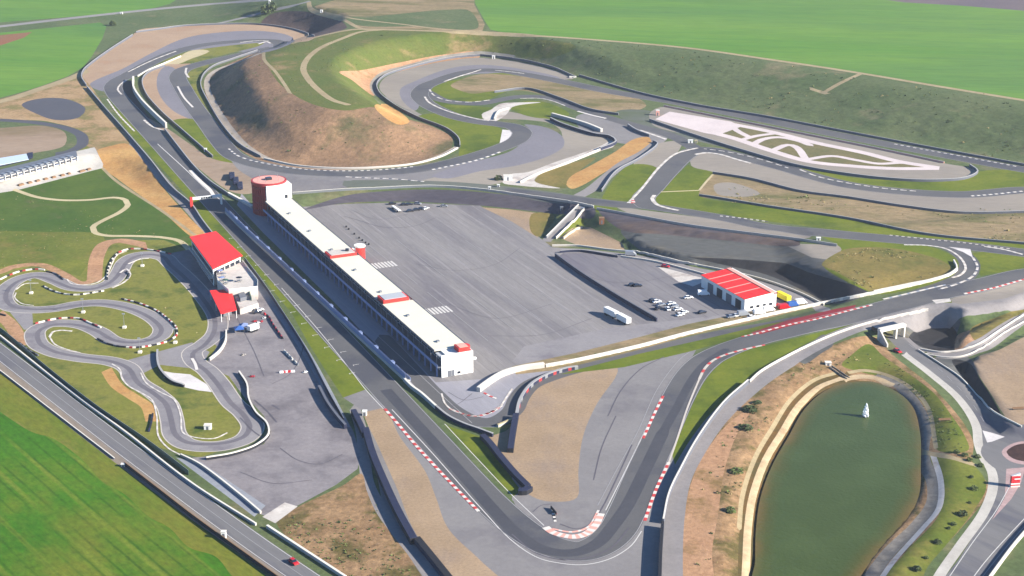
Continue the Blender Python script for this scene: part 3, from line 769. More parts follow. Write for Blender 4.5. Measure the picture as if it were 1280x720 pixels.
pm('conc_wall', (172, 166, 158), rough=.85, scale=.5)
pm('conc_stain', (176, 168, 154), rough=.85, scale=.4)
pm('conc_cap', (204, 198, 186), rough=.8, scale=.4)
pm('kerb_red', (178, 62, 60), rough=.7, var=.18)
pm('kerb_white', (198, 191, 182), rough=.7, var=.1)
pm('kerb_pale', (176, 168, 158), rough=.75, var=.15)
pm('line_white', (188, 185, 180), rough=.7, var=.15)
pm('line_faint', (140, 138, 138), rough=.75, var=.12)
pm('car_white', (232, 232, 230), rough=.3, var=.02, spec=.5)
pm('car_silver', (160, 164, 170), rough=.3, metal=.4, var=.03)
pm('car_dark', (36, 38, 46), rough=.3, var=.05, spec=.5)
pm('car_red', (176, 24, 34), rough=.3, var=.04, spec=.5)
pm('car_blue', (52, 88, 150), rough=.3, var=.04, spec=.5)
pm('car_orange', (206, 96, 44), rough=.35, var=.04)
pm('yellow_cover', (222, 204, 36), rough=.6, var=.1)
pm('timber', (120, 92, 66), rough=.8)
pm('rubber', (84, 80, 86), rough=.7, var=.3, scale=.3)
pm('leaf', (96, 108, 58), rough=.8, var=.35, scale=2)
pm('leaf_dark', (72, 84, 50), rough=.8, var=.35, scale=2)
pm('leaf_dry', (150, 136, 92), rough=.9, var=.3, scale=2)
pm('bark', (86, 70, 54), rough=.9)
pm('foam', (246, 248, 248), rough=.5, var=.03)
pm('sign_red', (186, 46, 52), rough=.5)
pm('pale_blue_roof', (176, 190, 206), rough=.5, var=.08)
pm('grey_roof', (160, 164, 168), rough=.7, var=.1)
pm('green_fence', (60, 84, 74), rough=.6)

def obj(name, bm, mats, parent=None, smooth=False):
    me = bpy.data.meshes.new(name)
    bmesh.ops.recalc_face_normals(bm, faces=bm.faces[:])
    bm.to_mesh(me); bm.free()
    for m in (mats if isinstance(mats, (list, tuple)) else [mats]):
        me.materials.append(M[m])
    if smooth:
        me.polygons.foreach_set('use_smooth', [True] * len(me.polygons))
    o = bpy.data.objects.new(name, me); COL.objects.link(o)
    if parent: o.parent = parent
    return o
USED = {}
def thing(name, label, cat, loc=(0, 0, 0), rz=0.0, group=None):
    o = bpy.data.objects.new(name, None); COL.objects.link(o)
    o.location = loc; o.rotation_euler = (0, 0, rz); o.empty_display_size = .5
    o['label'] = label; o['category'] = cat
    if group: o['group'] = group
    return o
def tag(o, label, cat, group=None):
    o['label'] = label; o['category'] = cat
    if group: o['group'] = group
    return o
def dup(root, loc, rz, label=None, group=None):
    r = root.copy(); COL.objects.link(r); r.location = loc; r.rotation_euler = (0, 0, rz)
    if label: r['label'] = label
    if group: r['group'] = group
    for ch in list(root.children):
        c = ch.copy(); COL.objects.link(c); c.parent = r
        for g in ch.children:
            d = g.copy(); COL.objects.link(d); d.parent = c
    return r
def link_copy(o, parent, loc):
    c = o.copy(); COL.objects.link(c); c.parent = parent; c.location = loc; return c

def box(bm, x0, x1, y0, y1, z0, z1, mi=0, bev=0):
    v = [bm.verts.new((x, y, z)) for z in (z0, z1) for x, y in ((x0, y0), (x1, y0), (x1, y1), (x0, y1))]
    fs = [bm.faces.new([v[i] for i in f]) for f in ((0, 3, 2, 1), (4, 5, 6, 7), (0, 1, 5, 4), (1, 2, 6, 5), (2, 3, 7, 6), (3, 0, 4, 7))]
    for f in fs: f.material_index = mi
    if bev:
        bmesh.ops.bevel(bm, geom=list({e for f in fs for e in f.edges}), offset=bev, segments=1, affect='EDGES')
    return fs
def prism(bm, pts2, z0, z1, mi=0):
    """pts2: outline points; z1 may be a list giving each top corner its own height"""
    n = len(pts2)
    zt = z1 if isinstance(z1, (list, tuple)) else [z1] * n
    a = [bm.verts.new((p[0], p[1], z0)) for p in pts2]
    b = [bm.verts.new((p[0], p[1], zt[i])) for i, p in enumerate(pts2)]
    fs = [bm.faces.new(b), bm.faces.new(a[::-1])]
    for i in range(n):
        fs.append(bm.faces.new((a[i], a[(i+1) % n], b[(i+1) % n], b[i])))
    for f in fs: f.material_index = mi
def cyl(bm, x, y, z0, z1, r0, r1=None, n=12, mi=0):
    r1 = r0 if r1 is None else r1
    a = [bm.verts.new((x + r0*math.cos(2*math.pi*i/n), y + r0*math.sin(2*math.pi*i/n), z0)) for i in range(n)]
    b = [bm.verts.new((x + r1*math.cos(2*math.pi*i/n), y + r1*math.sin(2*math.pi*i/n), z1)) for i in range(n)]
    fs = [bm.faces.new(a[::-1]), bm.faces.new(b)]
    for i in range(n): fs.append(bm.faces.new((a[i], a[(i+1) % n], b[(i+1) % n], b[i])))
    for f in fs: f.material_index = mi
def BM(): return bmesh.new()

def gpath(px, step=4.0, closed=False):
    q = ground(smooth_path(pts(px) if isinstance(px, str) else px, closed, 4))
    q = resample(q, step, closed)
    dd = np.linalg.norm(np.diff(q, axis=0), axis=1)
    return q[np.r_[True, dd > .2]]
def frame(q, closed=False):
    t = (np.roll(q, -1, 0) - np.roll(q, 1, 0)) if closed else np.gradient(q, axis=0)
    t /= np.linalg.norm(t, axis=1)[:, None] + 1e-9
    return np.stack([-t[:, 1], t[:, 0]], 1)
def sweep(q, prof, closed=False, mfun=None, zoff=0.0, org=(0, 0, 0)):
    """carry a profile (offset, height) along a ground path"""
    bm = BM()
    nr = frame(q, closed)
    rows = []
    for i in range(len(q)):
        z = max(hz(*q[i]), -6) + zoff
        rows.append([bm.verts.new((q[i][0] + nr[i][0]*a - org[0], q[i][1] + nr[i][1]*a - org[1], z + h - org[2])) for a, h in prof])
    m = len(prof)
    n = len(q)
    for i in range(n if closed else n - 1):
        r, s = rows[i], rows[(i+1) % n]
        for j in range(m):
            f = bm.faces.new((r[j], r[(j+1) % m], s[(j+1) % m], s[j]))
            if mfun: f.material_index = mfun(i)
    if not closed:
        f = bm.faces.new(rows[0]); f.material_index = mfun(0) if mfun else 0
        f = bm.faces.new(rows[-1][::-1]); f.material_index = mfun(n-2) if mfun else 0
    return bm
def rect(w, z0, z1): return [(-w/2, z0), (w/2, z0), (w/2, z1), (-w/2, z1)]

def kerb(px, w=1.3, block=2.4, mats=('kerb_red', 'kerb_white'), h=.09, name='kerb'):
    w *= .78
    q = gpath(px, block)
    o = obj(name, sweep(q, [(-w/2, -.1), (w/2, -.1), (w/2, h), (-w/2, h)], mfun=lambda i: i % len(mats)), mats)
    o['kind'] = 'structure'
def line(px, w=.4, mat='line_white', closed=False, off=0.0, dash=None, step=3.0):
    q = gpath(px, step, closed)
    nr = frame(q, closed)
    q = q + nr * off
    bm = BM()
    nr = frame(q, closed)
    A = [bm.verts.new((*(q[i] + nr[i]*w/2), hz(*(q[i] + nr[i]*w/2)) + .04)) for i in range(len(q))]
    B = [bm.verts.new((*(q[i] - nr[i]*w/2), hz(*(q[i] - nr[i]*w/2)) + .04)) for i in range(len(q))]
    n = len(q)
    for i in range(n if closed else n-1):
        if dash and (i % (dash[0] + dash[1])) >= dash[0]: continue
        bm.faces.new((A[i], B[i], B[(i+1) % n], A[(i+1) % n]))
    o = obj('painted_line', bm, mat)
    for f in o.data.polygons:
        pass
    if o.data.polygons and o.data.polygons[0].normal.z < 0: o.data.flip_normals()
    o['kind'] = 'structure'

def barrier(px, label, kind='crash_barrier', h=1.1, w=.5, mats=('armco', 'armco_cap'), cap=.16, cat='crash barrier', parts=('panel', 'top_rail'), capw=None, group=None, band=None, step=4.0):
    q = gpath(px, step)
    c = q[len(q)//2]
    org = (c[0], c[1], hz(*c))
    t = thing(kind, label, cat, org, 0, group)
    if band:
        obj(parts[0], sweep(q, rect(w, -.3, h), org=org, mfun=lambda i: i % len(band)), list(band), t)
    else:
        obj(parts[0], sweep(q, rect(w, -.3, h), org=org), mats[0], t)
    if cap:
        obj(parts[1], sweep(q, rect(capw or w + .04, h, h + cap), org=org), mats[1], t)
    return t
# ------------------------------------------------------------------ painted edges and kerbs of the circuit
line(CIRC, .3, 'line_faint', True, 6.35)
line(CIRC, .3, 'line_faint', True, -6.35)
line('490,512 540,566 600,634 640,676 672,697 700,704 727,706 752,702 772,694 790,681 802,664', .34, 'line_white')
line('757,638 780,592 805,541 826,497', .3, 'line_white')
line('747,632 772,585 797,540 822,486 850,449 862,440', .25, 'line_faint')
line('352,360 400,415 440,465 457,487 480,512', .3, 'line_white')
line('556,530 600,577 640,619 680,657', .3, 'line_white')
line('-100,365 0,440 100,517 155,559 240,622 320,680 400,735 480,790', .22, 'line_faint')
line('-100,365 0,440 100,517 155,559 240,622 320,680 400,735 480,790', .22, 'line_white', False, 4.0)
line('-100,365 0,440 100,517 155,559 240,622 320,680 400,735 480,790', .22, 'line_white', False, -4.0)
line('1136,430 1175,462 1212,500 1232,530', .2, 'line_faint', dash=(2, 2))
line('1300,628 1262,668 1230,704 1200,745', .3, 'line_white')
line('1286,652 1256,686 1226,724 1212,745', .3, 'line_faint')
line('1262,608 1244,640 1216,678 1186,722', .25, 'line_white')
line('272,258 330,318 400,388 470,456 520,505 552,536', .3, 'line_faint', False, 12.5)
line('197,180 230,210 262,240 276,250', .5, 'line_white')
# start grid boxes
for k in range(26):
    s = 20 + k * 8.0
    p = ST(s, -27.0 if k % 2 else -31.5)
    bm = BM()
    box(bm, -.12, .12, -1.3, 1.3, hz(p.x, p.y) + .03, hz(p.x, p.y) + .05)
    box(bm, -1.0, -.12, 1.06, 1.3, hz(p.x, p.y) + .03, hz(p.x, p.y) + .05)
    o = obj('grid_mark', bm, 'line_white'); o.location = (p.x, p.y, 0); o.rotation_euler = (0, 0, UP); o['kind'] = 'structure'
# paddock bay lines and the hatched crossings
for k, t in enumerate((34, 50, 66, 82)):
    for (s0, s1) in ((30, 100), (112, 190)):
        a, b = ST(s0 + 6*k, t), ST(s1 - 8*k, t)
        d = (b - a)
        n = int(d.length / 4)
        q = np.array([[a.x + d.x*i/n, a.y + d.y*i/n] for i in range(n+1)])
        bm = BM(); A = []; B = []
        nr = frame(q)
        for i in range(n+1):
            A.append(bm.verts.new((*(q[i]+nr[i]*.12), hz(*q[i]) + .04))); B.append(bm.verts.new((*(q[i]-nr[i]*.12), hz(*q[i]) + .04)))
        for i in range(n): bm.faces.new((B[i], B[i+1], A[i+1], A[i]))
        o = obj('painted_line', bm, 'line_faint'); o['kind'] = 'structure'
for (px, py) in ((480, 331), (548, 388)):
    c = G(px, py)
    bm = BM()
    for i in range(7):
        box(bm, -4.2, 4.2, (i-3)*1.7 - .5, (i-3)*1.7 + .5, .03, .05)
    o = obj('painted_hatching', bm, 'line_white'); o.location = (c.x, c.y, c.z); o.rotation_euler = (0, 0, UP); o['kind'] = 'structure'

kerb('481,511 500,533 520,557 560,600 598,639', 1.5)
kerb('682,659 690,665 702,669 715,671 728,669 737,664 745,655 751,642', 3.4, 1.6, ('kerb_white', 'pale_red'))
kerb('690,661 715,665 736,658 748,638', 1.0, 3, ('pale_red', 'pale_red', 'kerb_white'))
kerb('829,495 818,517 804,548', 1.3)
kerb('806,651 815,625 824,603 836,578', 1.4)
kerb('836,578 846,550 860,508 874,474', .9, 3, ('kerb_pale', 'kerb_pale'))
kerb('874,474 880,462 888,453 900,446 925,438 956,431', 1.4, 2.6, ('kerb_pale', 'kerb_pale', 'kerb_red'))
kerb('927,421 945,417 985,406 1020,399 1062,388 1090,381', 1.2, 3)
kerb('1104,374 1130,368 1160,361 1182,356', 1.3, 3, ('kerb_white', 'kerb_white', 'car_silver'))
kerb('1112,294 1150,298 1200,303 1262,311', 1.6, 3.4, ('kerb_pale', 'asphalt'))
kerb('1130,306 1160,307 1185,312 1202,324 1207,336 1200,344 1190,347', 1.5, 3, ('kerb_white', 'kerb_pale'))
kerb('1216,322 1222,334 1216,345 1196,355 1172,362', 1.5, 3, ('kerb_pale', 'kerb_white', 'armco'))
kerb('1205,367 1240,360 1262,354 1284,348', 1.3, 3, ('kerb_white', 'kerb_red'))
kerb('1230,308 1255,312 1278,318', 1.8, 3, ('kerb_pale', 'kerb_white'))
kerb('286,186 296,194 312,200 338,205.5 370,210.5 420,213.5 470,212.5 520,208', 1.6, 3.5, ('kerb_white', 'armco'))
kerb('540,212 570,206 600,199 625,190', 1.8, 5, ('kerb_white', 'armco'))
kerb('432,221 460,222.5 490,223.5 530,227', 1.6, 4, ('kerb_white', 'kerb_pale', 'armco'))
kerb('531,121 535,127 545,133 560,139 575,143.5 598,149 611,151', 1.8, 4, ('kerb_white', 'kerb_pale'))
kerb('537,112 541,118 550,123 565,126.5 590,127.5 612,125', 1.6, 3.5, ('kerb_white', 'kerb_pale', 'armco'))
kerb('555,102 575,95 592,90 601,87', 1.5, 4, ('kerb_pale', 'kerb_white'))
kerb('619,88 640,90 655,92', 1.5, 4, ('kerb_pale', 'kerb_white'))
kerb('650,123 675,123 690,126 706,132', 1.2, 4, ('kerb_pale', 'kerb_white'))
kerb('722,139 740,144 757,148', 2.4, 4, ('kerb_white', 'kerb_white'))
kerb('800,163 815,168 832,174', 2.6, 4, ('kerb_white', 'kerb_pale'))
kerb('869,193 882,191 900,193 920,199 938,204', 2.4, 4, ('kerb_white', 'kerb_pale'))
kerb('880,186 910,190 950,199 985,210', 1.2, 3.5, ('kerb_pale', 'asphalt', 'kerb_white'))
kerb('787,252 802,236 824,209 843,193 858,188 872,185', 1.8, 4, ('kerb_white', 'kerb_pale'))
kerb('784,253 792,253 790,249', 2.6, 2, ('kerb_white', 'kerb_red'))
kerb('818,244 815,248 820,255 834,260 848,263', 2.6, 4, ('kerb_white', 'kerb_pale'))
kerb('874,238 850,239 826,240', 1.6, 4, ('cream_path', 'cream_path'), name='path_edge')
kerb('874,238 882,228 891,218', 1.6, 4, ('cream_path', 'cream_path'), name='path_edge')
kerb('1000,212 1020,220 1050,227 1080,232 1110,236 1145,239', 1.6, 3.5, ('kerb_white', 'kerb_pale', 'green_asphalt'))
kerb('1214,245 1240,243 1278,239', 1.8, 4, ('kerb_white', 'armco'))
kerb('1118,180 1150,186 1200,195 1270,208', 1.5, 4, ('kerb_white', 'armco'))
kerb('900,270 930,273 960,277', 1.4, 3.5, ('kerb_white', 'asphalt'))
kerb('222,108 230,122 241,134', 1.8, 4, ('kerb_white', 'kerb_white'))
kerb('134,124 148,143 168,164', 1.4, 4, ('kerb_white', 'kerb_pale'))
kerb('158,100 150,106 147,112 152,118', 1.6, 3, ('kerb_white', 'kerb_pale'))
kerb('160,90 178,81 196,73 220,64', 1.2, 4, ('kerb_pale', 'kerb_white'))
kerb('300,53 320,51 336,51', 1.6, 4, ('kerb_pale', 'kerb_white'))
kerb('323,55 334,52 338,54', 2.0, 3, ('kerb_white', 'kerb_white'))
kerb('180,150 190,158 204,163', 2.0, 4, ('kerb_white', 'kerb_pale'))
kerb('233,85 232,91 236,97', 2.0, 3, ('kerb_white', 'kerb_pale'))
kerb('238,213 250,226 262,237 268,246', 2.8, 4, ('kerb_white', 'kerb_white'))
kerb('552,492 556,504 566,513 580,518 596,520 614,515 626,507 632,498 640,486', .9, 2.6, ('kerb_white', 'kerb_pale'))
kerb('562,511 580,518 596,520 614,515 627,507', 1.3, 2.6)
kerb('605,491 612,495 620,498', 1.2, 2)
kerb('690,635 694,652', 1.2, 1.6, ('tyre', 'kerb_white'))
# rubber left on the tarmac
def marks(s):
    for q, w in s: line(q, w, 'rubber')
marks((('700,655 720,661 738,655 752,636 770,600 790,556', .5), ('640,668 668,690 700,699 735,697 765,684 786,660', .6), ('760,520 775,490 800,462 830,446', .45), ('742,600 752,560 770,520', .4),
       ('300,522 318,540 330,548', .6), ('318,500 334,514 346,528', .7), ('340,506 350,512', .8), ('380,430 374,450 362,468 340,480', .35), ('350,560 372,575 400,580 428,568', .4), ('300,590 340,604 390,600', .35),
       ('285,372 300,405 318,440 330,470', .35), ('430,270 450,276 480,284 520,282 545,272', .4), ('438,262 470,274 510,268', .3), ('520,330 570,338 620,330 650,310', .3), ('560,380 620,398 690,380', .3), ('610,420 680,418 740,398', .35),
       ('720,340 760,352 800,352 840,345', .3), ('530,500 546,508 570,506 590,492', .3), ('560,490 580,500 604,496', .3), ('666,640 676,632 690,630', .4)))
line(KART, .45, 'kerb_pale', True, 4.35)
line(KART, .45, 'kerb_pale', True, -4.35)
# karting kerbs
kerb('150,341 158,336 163,343 156,352 140,360', 1.2, 3, ('kerb_white', 'kerb_pale'))
kerb('20,366 18,371 26,379 42,382', .8, 3, ('kerb_pale', 'kerb_white'))
kerb('20,362 30,355 48,354', .9, 3, ('kerb_white', 'kerb_pale'))
kerb('84,349 88,354 105,356 122,353 134,343 140,330 146,319 158,314', .9, 3, ('kerb_white', 'kerb_pale'))
kerb('62,421 66,415 76,413 90,414', 1.3, 3, ('kerb_white', 'kerb_pale'))
kerb('62,421 68,430 84,437 100,441', .9, 3, ('kerb_pale', 'kerb_white'))
kerb('140,455 150,462 152,472 160,482 178,492 190,500 196,520 198,545 210,560 226,569', .8, 3, ('kerb_white', 'kerb_pale'))
kerb('176,466 182,478 200,490 218,500 226,520 228,540 240,546 268,548 284,541', .8, 3, ('kerb_pale', 'kerb_white'))
kerb('240,448 244,455 246,462', 1.6, 2, ('kerb_white', 'kerb_white'))
kerb('160,330 175,324 186,323', .9, 3, ('kerb_white', 'kerb_white'))

# ------------------------------------------------------------------ crash barriers, tyre walls, fences
CB = 'crash_barrier'
barrier('268,297 252,276 240,258 214,235 190,204 172,183 152,160 130,135 109,110', 'dark steel crash barrier running beside the grass verge of the long straight', CB, 1.5)
barrier('108,108 102,98 104,90 112,82 138,63 166,45', 'dark crash barrier round the west end of the pink gravel at the first corner', CB, 1.6)
barrier('170,41 200,37 230,33 320,31 365,37 393,46', 'low dark crash barrier along the far rim of the first corner gravel', CB, 1.3)
barrier('167,101 167,113 176,128 190,143 208,160', 'tall white wall inside the first corner above the dark shaded triangle', 'infield_wall', 3.4, 1.2, ('conc_wall', 'conc_cap'), .2, 'wall', ('panel', 'coping'))
barrier('172,96 186,88 205,80 226,71', 'low pale wall beside the cream path at the first corner', 'low_wall', .9, .6, ('conc_wall', 'conc_cap'), .15, 'wall', ('panel', 'coping'))
barrier('206,83 186,91 178,101 182,117 200,139 228,164 252,185 266,197', 'dark crash barrier around the small pink gravel trap left of the mound', CB, 1.4)
barrier('206,163 222,184 243,210 262,228 285,244', 'dark crash barrier on the right of the straight leading down to the round tower', CB, 1.5)
barrier('285,243 300,251 316,260', 'short pale concrete wall beside the red round tower', 'low_wall', 1.2, 1.4, ('conc_wall', 'conc_cap'), .2, 'wall', ('panel', 'coping'))
barrier('322,64 290,75 266,84 254,95 251,107 262,131 280,160 300,182 326,197', 'curved crash barrier at the foot of the brown mound on its west side', CB, 1.3)
barrier('330,199 370,207.5 420,211 470,210 520,205 552,196 572,186', 'pale low wall at the foot of the brown mound facing the paddock', 'low_wall', .8, .7, ('conc_wall', 'conc_cap'), .15, 'wall', ('panel', 'coping'))
barrier('575,184 574,176 561,164 522,148 492,132 474,117 471,107 479,97 520,83 560,74 600,70', 'dark crash barrier curving round the outside of the far hairpin', CB, 1.5)
barrier('600,70 640,74 690,85 718,97', 'dark crash barrier along the grey run-off below the green bank', CB, 1.4)
barrier('724,95 800,117 870,132 960,147 1060,166 1160,185 1285,208', 'long crash barrier between the back straight and the big green bank', CB, 1.2)
barrier('618,116 660,112 700,124 738,138 773,144', 'dark crash barrier below the dry strip between the two back tracks', CB, 1.4)
barrier('688,150 700,156 744,170 763,173 770,179 750,188', 'dark tyre lined barrier round the outside of the grey esses gravel', CB, 1.8, .9, ('belt', 'armco_cap'))
barrier('750,188 700,208 668,220 650,229', 'white concrete wall along the pale apron beside the yellow bank', 'low_wall', 1.0, .7, ('conc_wall', 'conc_cap'), .2, 'wall', ('panel', 'coping'))
barrier('690,145 712,151 735,158 752,165', 'pinkish white long wall topping the barrier above the esses gravel', 'low_wall', 2.0, 1.6, ('conc_wall', 'conc_cap'), .2, 'wall', ('panel', 'coping'))
barrier('785,158 796,165 812,171', 'short dark barrier end beside the top of the yellow bank', CB, 1.6, .8)
barrier('816,178 822,181 800,199 770,216 752,240', 'dark barrier along the lane beside the yellow bank and the grass plot', CB, 1.4)
barrier('812,151 870,171 930,190 1000,209 1100,224 1170,227 1210,223 1222,216 1212,208', 'dark barrier round the near edge of the pink skid pad', CB, 1.4, .7)
barrier('830,133 900,147 1000,167 1100,187 1180,204', 'reddish low barrier along the far edge of the pink skid pad', CB, .9, .5, ('pale_red', 'armco_cap'))
barrier('891,217 940,225 1000,240 1060,248 1130,259 1200,267 1290,266', 'dark barrier between the east gravel and the dry earth ridge', CB, 1.2)
barrier('874,245 900,249 960,259 1060,274 1160,294 1285,306', 'dark barrier between the dry earth ridge and its lower grass strip', CB, 1.1)
barrier('366,243 420,239 470,236 540,234 600,238 660,246 720,255 742,260', 'grey guard rail along the top of the dark slope behind the paddock', CB, 1.2, .5, ('steel', 'conc_cap'))
barrier('746,262 800,272 860,283 920,291 1000,301 1046,308', 'grey guard rail above the shaded hollow east of the paddock', CB, 1.2, .5, ('steel', 'armco_cap'))
barrier('598,490 610,481 628,470 652,463 680,459', 'white concrete wall stub curving into the pit entry', 'concrete_wall', 1.8, 1.6, ('conc_wall', 'conc_cap'), .25, 'wall', ('panel', 'coping'))
barrier('682,459 720,452 800,434 860,418 960,395 1050,376 1130,360 1188,344 1196,338', 'very long white wall between the paddock and the eastern track', 'concrete_wall', 1.1, .8, ('conc_wall', 'conc_cap'), .25, 'wall', ('panel', 'coping'), band=('conc_wall', 'conc_stain', 'conc_cap'))
barrier('618,150 622,141 636,136', 'short white wall at the tip of the pale apron inside the esses', 'low_wall', 1.0, .8, ('conc_wall', 'conc_cap'), .15, 'wall', ('panel', 'coping'))
barrier('1192,327 1196,337 1180,347 1135,357 1092,366', 'pale rail round the east end of the dry grass mound', CB, 1.0, .6, ('conc_wall', 'conc_cap'))
barrier('457,541 466,572 480,606 498,645 517,680', 'long dark tyre wall beside the tan gravel left of the straight', 'tyre_wall', 2.2, 2.4, ('tyre', 'belt'), .15, 'tyre wall', ('tyres', 'belt'))
barrier('521,678 535,695 552,716 575,745', 'dark tyre wall at the bottom edge, left of the straight', 'tyre_wall', 1.9, 2.2, ('belt', 'tyre'), .15, 'tyre wall', ('tyres', 'belt'))
barrier('442,518 450,534 456,547', 'short doubled tyre wall at the top tip of the left tan gravel', 'tyre_wall', 2.0, 2.0, ('tyre', 'belt'), .2, 'tyre wall', ('tyres', 'belt'))
barrier('603,548 612,557 626,575 645,597 660,612', 'dark tyre wall between the small grass wedge and the central gravel', 'tyre_wall', 1.6, 2.2, ('tyre', 'belt'), .2, 'tyre wall', ('tyres', 'belt'))
barrier('662,613 656,617 648,617', 'squat end block of the central tyre wall beside the straight', 'tyre_wall', 1.6, 2.6, ('tyre', 'belt'), .2, 'tyre wall', ('tyres', 'belt'))
barrier('638,566 641,545 645,522', 'dark blue tyre wall standing at the left rim of the central gravel', 'tyre_wall', 1.7, 2.2, ('tyre', 'belt'), .2, 'tyre wall', ('tyres', 'belt'))
barrier('646,520 650,503 662,485 680,473 705,464 722,461', 'curved barrier with red and blue belt around the central gravel', 'tyre_wall', 1.3, 1.2, ('belt', 'armco_cap'), .15, 'tyre wall', ('tyres', 'top_rail'), band=('belt', 'belt', 'belt_red', 'belt', 'steel'))
barrier('622,534 632,530 641,526', 'short cream wall closing the pit entry loop', 'low_wall', 1.0, .9, ('conc_wall', 'cream_path'), .2, 'wall', ('panel', 'coping'))
barrier('545,511 560,523 580,533 600,540 616,546', 'dark barrier round the outside of the pit entry loop', CB, 1.4, .8, ('belt', 'armco_cap'))
barrier('824,745 826,690 828,660', 'dark tall barrier at the bottom edge right of the hairpin', CB, 2.4, 1.0, ('belt', 'tyre'))
barrier('829,655 836,622 852,588 872,552 905,507 935,480', 'tall pale topped guard wall along the perimeter road left of the pond', CB, 1.9, .5, ('armco', 'conc_cap'))
barrier('937,478 950,466 1000,438 1050,416 1110,398 1160,388', 'low cream guard wall along the perimeter road up to the portal', CB, .8, .45, ('conc_wall', 'conc_cap'))
barrier('283,415 282,428 275,440 262,451', 'short curved white wall beside the kart pit exit', 'kart_wall', 1.0, .6, ('conc_wall', 'conc_cap'), .2, 'wall', ('panel', 'coping'))
barrier('299,467 309,483 311,500 320,518 334,532 336,545 322,558 292,569 258,575', 'long winding white wall round the lower kart loop', 'kart_wall', 1.0, .6, ('tyre', 'conc_cap'), .3, 'wall', ('panel', 'coping'))
barrier('197,440 197,452 200,463 214,478 230,484', 'dark kart barrier beside the white painted apron', CB, 1.2, .8, ('tyre', 'armco_cap'))
barrier('0,421 100,500 160,544 240,606 320,657', 'long white parapet along the road beside the kart track', 'parapet', .8, .6, ('conc_wall', 'conc_cap'), .15, 'wall', ('panel', 'coping'))
barrier('-30,396 0,414 60,464 120,511 186,556 236,594', 'thin green mesh fence between the karting and the road parapet', 'mesh_fence', 1.9, .08, ('green_fence', 'steel'), .06, 'fence', ('mesh', 'top_rail'))
barrier('334,660 380,690 432,724', 'white parapet along the road below the dirt triangle', 'parapet', 1.0, .8, ('conc_wall', 'conc_cap'), .2, 'wall', ('panel', 'coping'))
barrier('226,570 250,582 300,620 326,642', 'low white wall edging the pale blue kart apron', 'low_wall', .8, .6, ('conc_wall', 'conc_cap'), .15, 'wall', ('panel', 'coping'))
barrier('-20,449 0,464 100,541 143,574', 'pale guard rail on the field side of the road', CB, .55, .35, ('armco', 'conc_cap'), .1)
barrier('156,582 200,616 240,647 320,705 352,728', 'dark timber fence on the field side of the road', 'timber_fence', 1.4, .25, ('tyre', 'timber'), .1, 'fence', ('boards', 'top_rail'))
barrier('694,321 726,344 770,372 821,402', 'dark retaining wall splitting the paddock in two', 'retaining_wall', 1.8, .6, ('belt', 'armco'), .15, 'wall', ('panel', 'coping'))
barrier('700,316 712,315 726,315 742,317 772,322', 'short dark wall at the bend of the paddock service road', 'retaining_wall', 1.2, .5, ('belt', 'armco_cap'), .15, 'wall', ('panel', 'coping'))
barrier('776,321 820,328 860,338 886,345', 'pale kerb wall between the service road and the workshop yard', 'low_wall', .7, .5, ('conc_wall', 'conc_cap'), .15, 'wall', ('panel', 'coping'))
barrier('690,308 720,308 760,313 800,317 860,330 920,342 962,353 1002,368 1030,382', 'pale outer rail of the service road behind the workshop', 'low_wall', .8, .5, ('conc_wall', 'conc_cap'), .15, 'wall', ('panel', 'coping'))
barrier('683,298 700,281 723,258', 'left concrete parapet of the ramp climbing out of the paddock', 'parapet', 1.2, .5, ('steel', 'conc_cap'), .2, 'wall', ('panel', 'coping'))
barrier('695,299 712,282 730,264', 'right concrete parapet of the ramp climbing out of the paddock', 'parapet', 1.0, .4, ('conc_wall', 'conc_cap'), .2, 'wall', ('panel', 'coping'))
barrier('704,299 714,291 728,285', 'low cream block wall on the tan triangle by the ramp', 'low_wall', .9, .7, ('conc_wall', 'cream_path'), .2, 'wall', ('panel', 'coping'))
barrier('430,528 412,496 384,442 350,388 330,358 306,326', 'tall fence between the kart paddock and the grass of the straight', 'catch_fence', 1.9, .2, ('belt', 'steel'), .08, 'fence', ('panel', 'top_rail'))
barrier('399,487 410,508 424,527 432,536', 'dark blue barrier at the south corner of the kart paddock', CB, 1.8, 1.0, ('belt', 'armco'))
barrier('1148,438 1175,455 1201,473 1238,512 1277,534', 'white parapet on the right of the sunken road to the portal', 'parapet', .45, .35, ('conc_wall', 'conc_cap'), .15, 'wall', ('panel', 'coping'))
barrier('1150,437 1176,441 1203,438 1226,429 1250,413 1280,394', 'pale kerb wall on the far side of the ramp by the tan gravel plateau', 'parapet', .6, .4, ('conc_wall', 'conc_cap'), .15, 'wall', ('panel', 'coping'))
barrier('1156,443 1176,447 1203,446 1229,435 1252,419 1284,400', 'pale kerb wall on the gravel side of the ramp by the tan gravel plateau', 'parapet', .5, .35, ('conc_wall', 'conc_cap'), .12, 'wall', ('panel', 'coping'))
barrier('1306,640 1270,680 1240,720 1222,745', 'white wall at the right bottom edge beside the approach road', 'parapet', 1.2, .5, ('conc_wall', 'conc_cap'), .2, 'wall', ('panel', 'coping'))
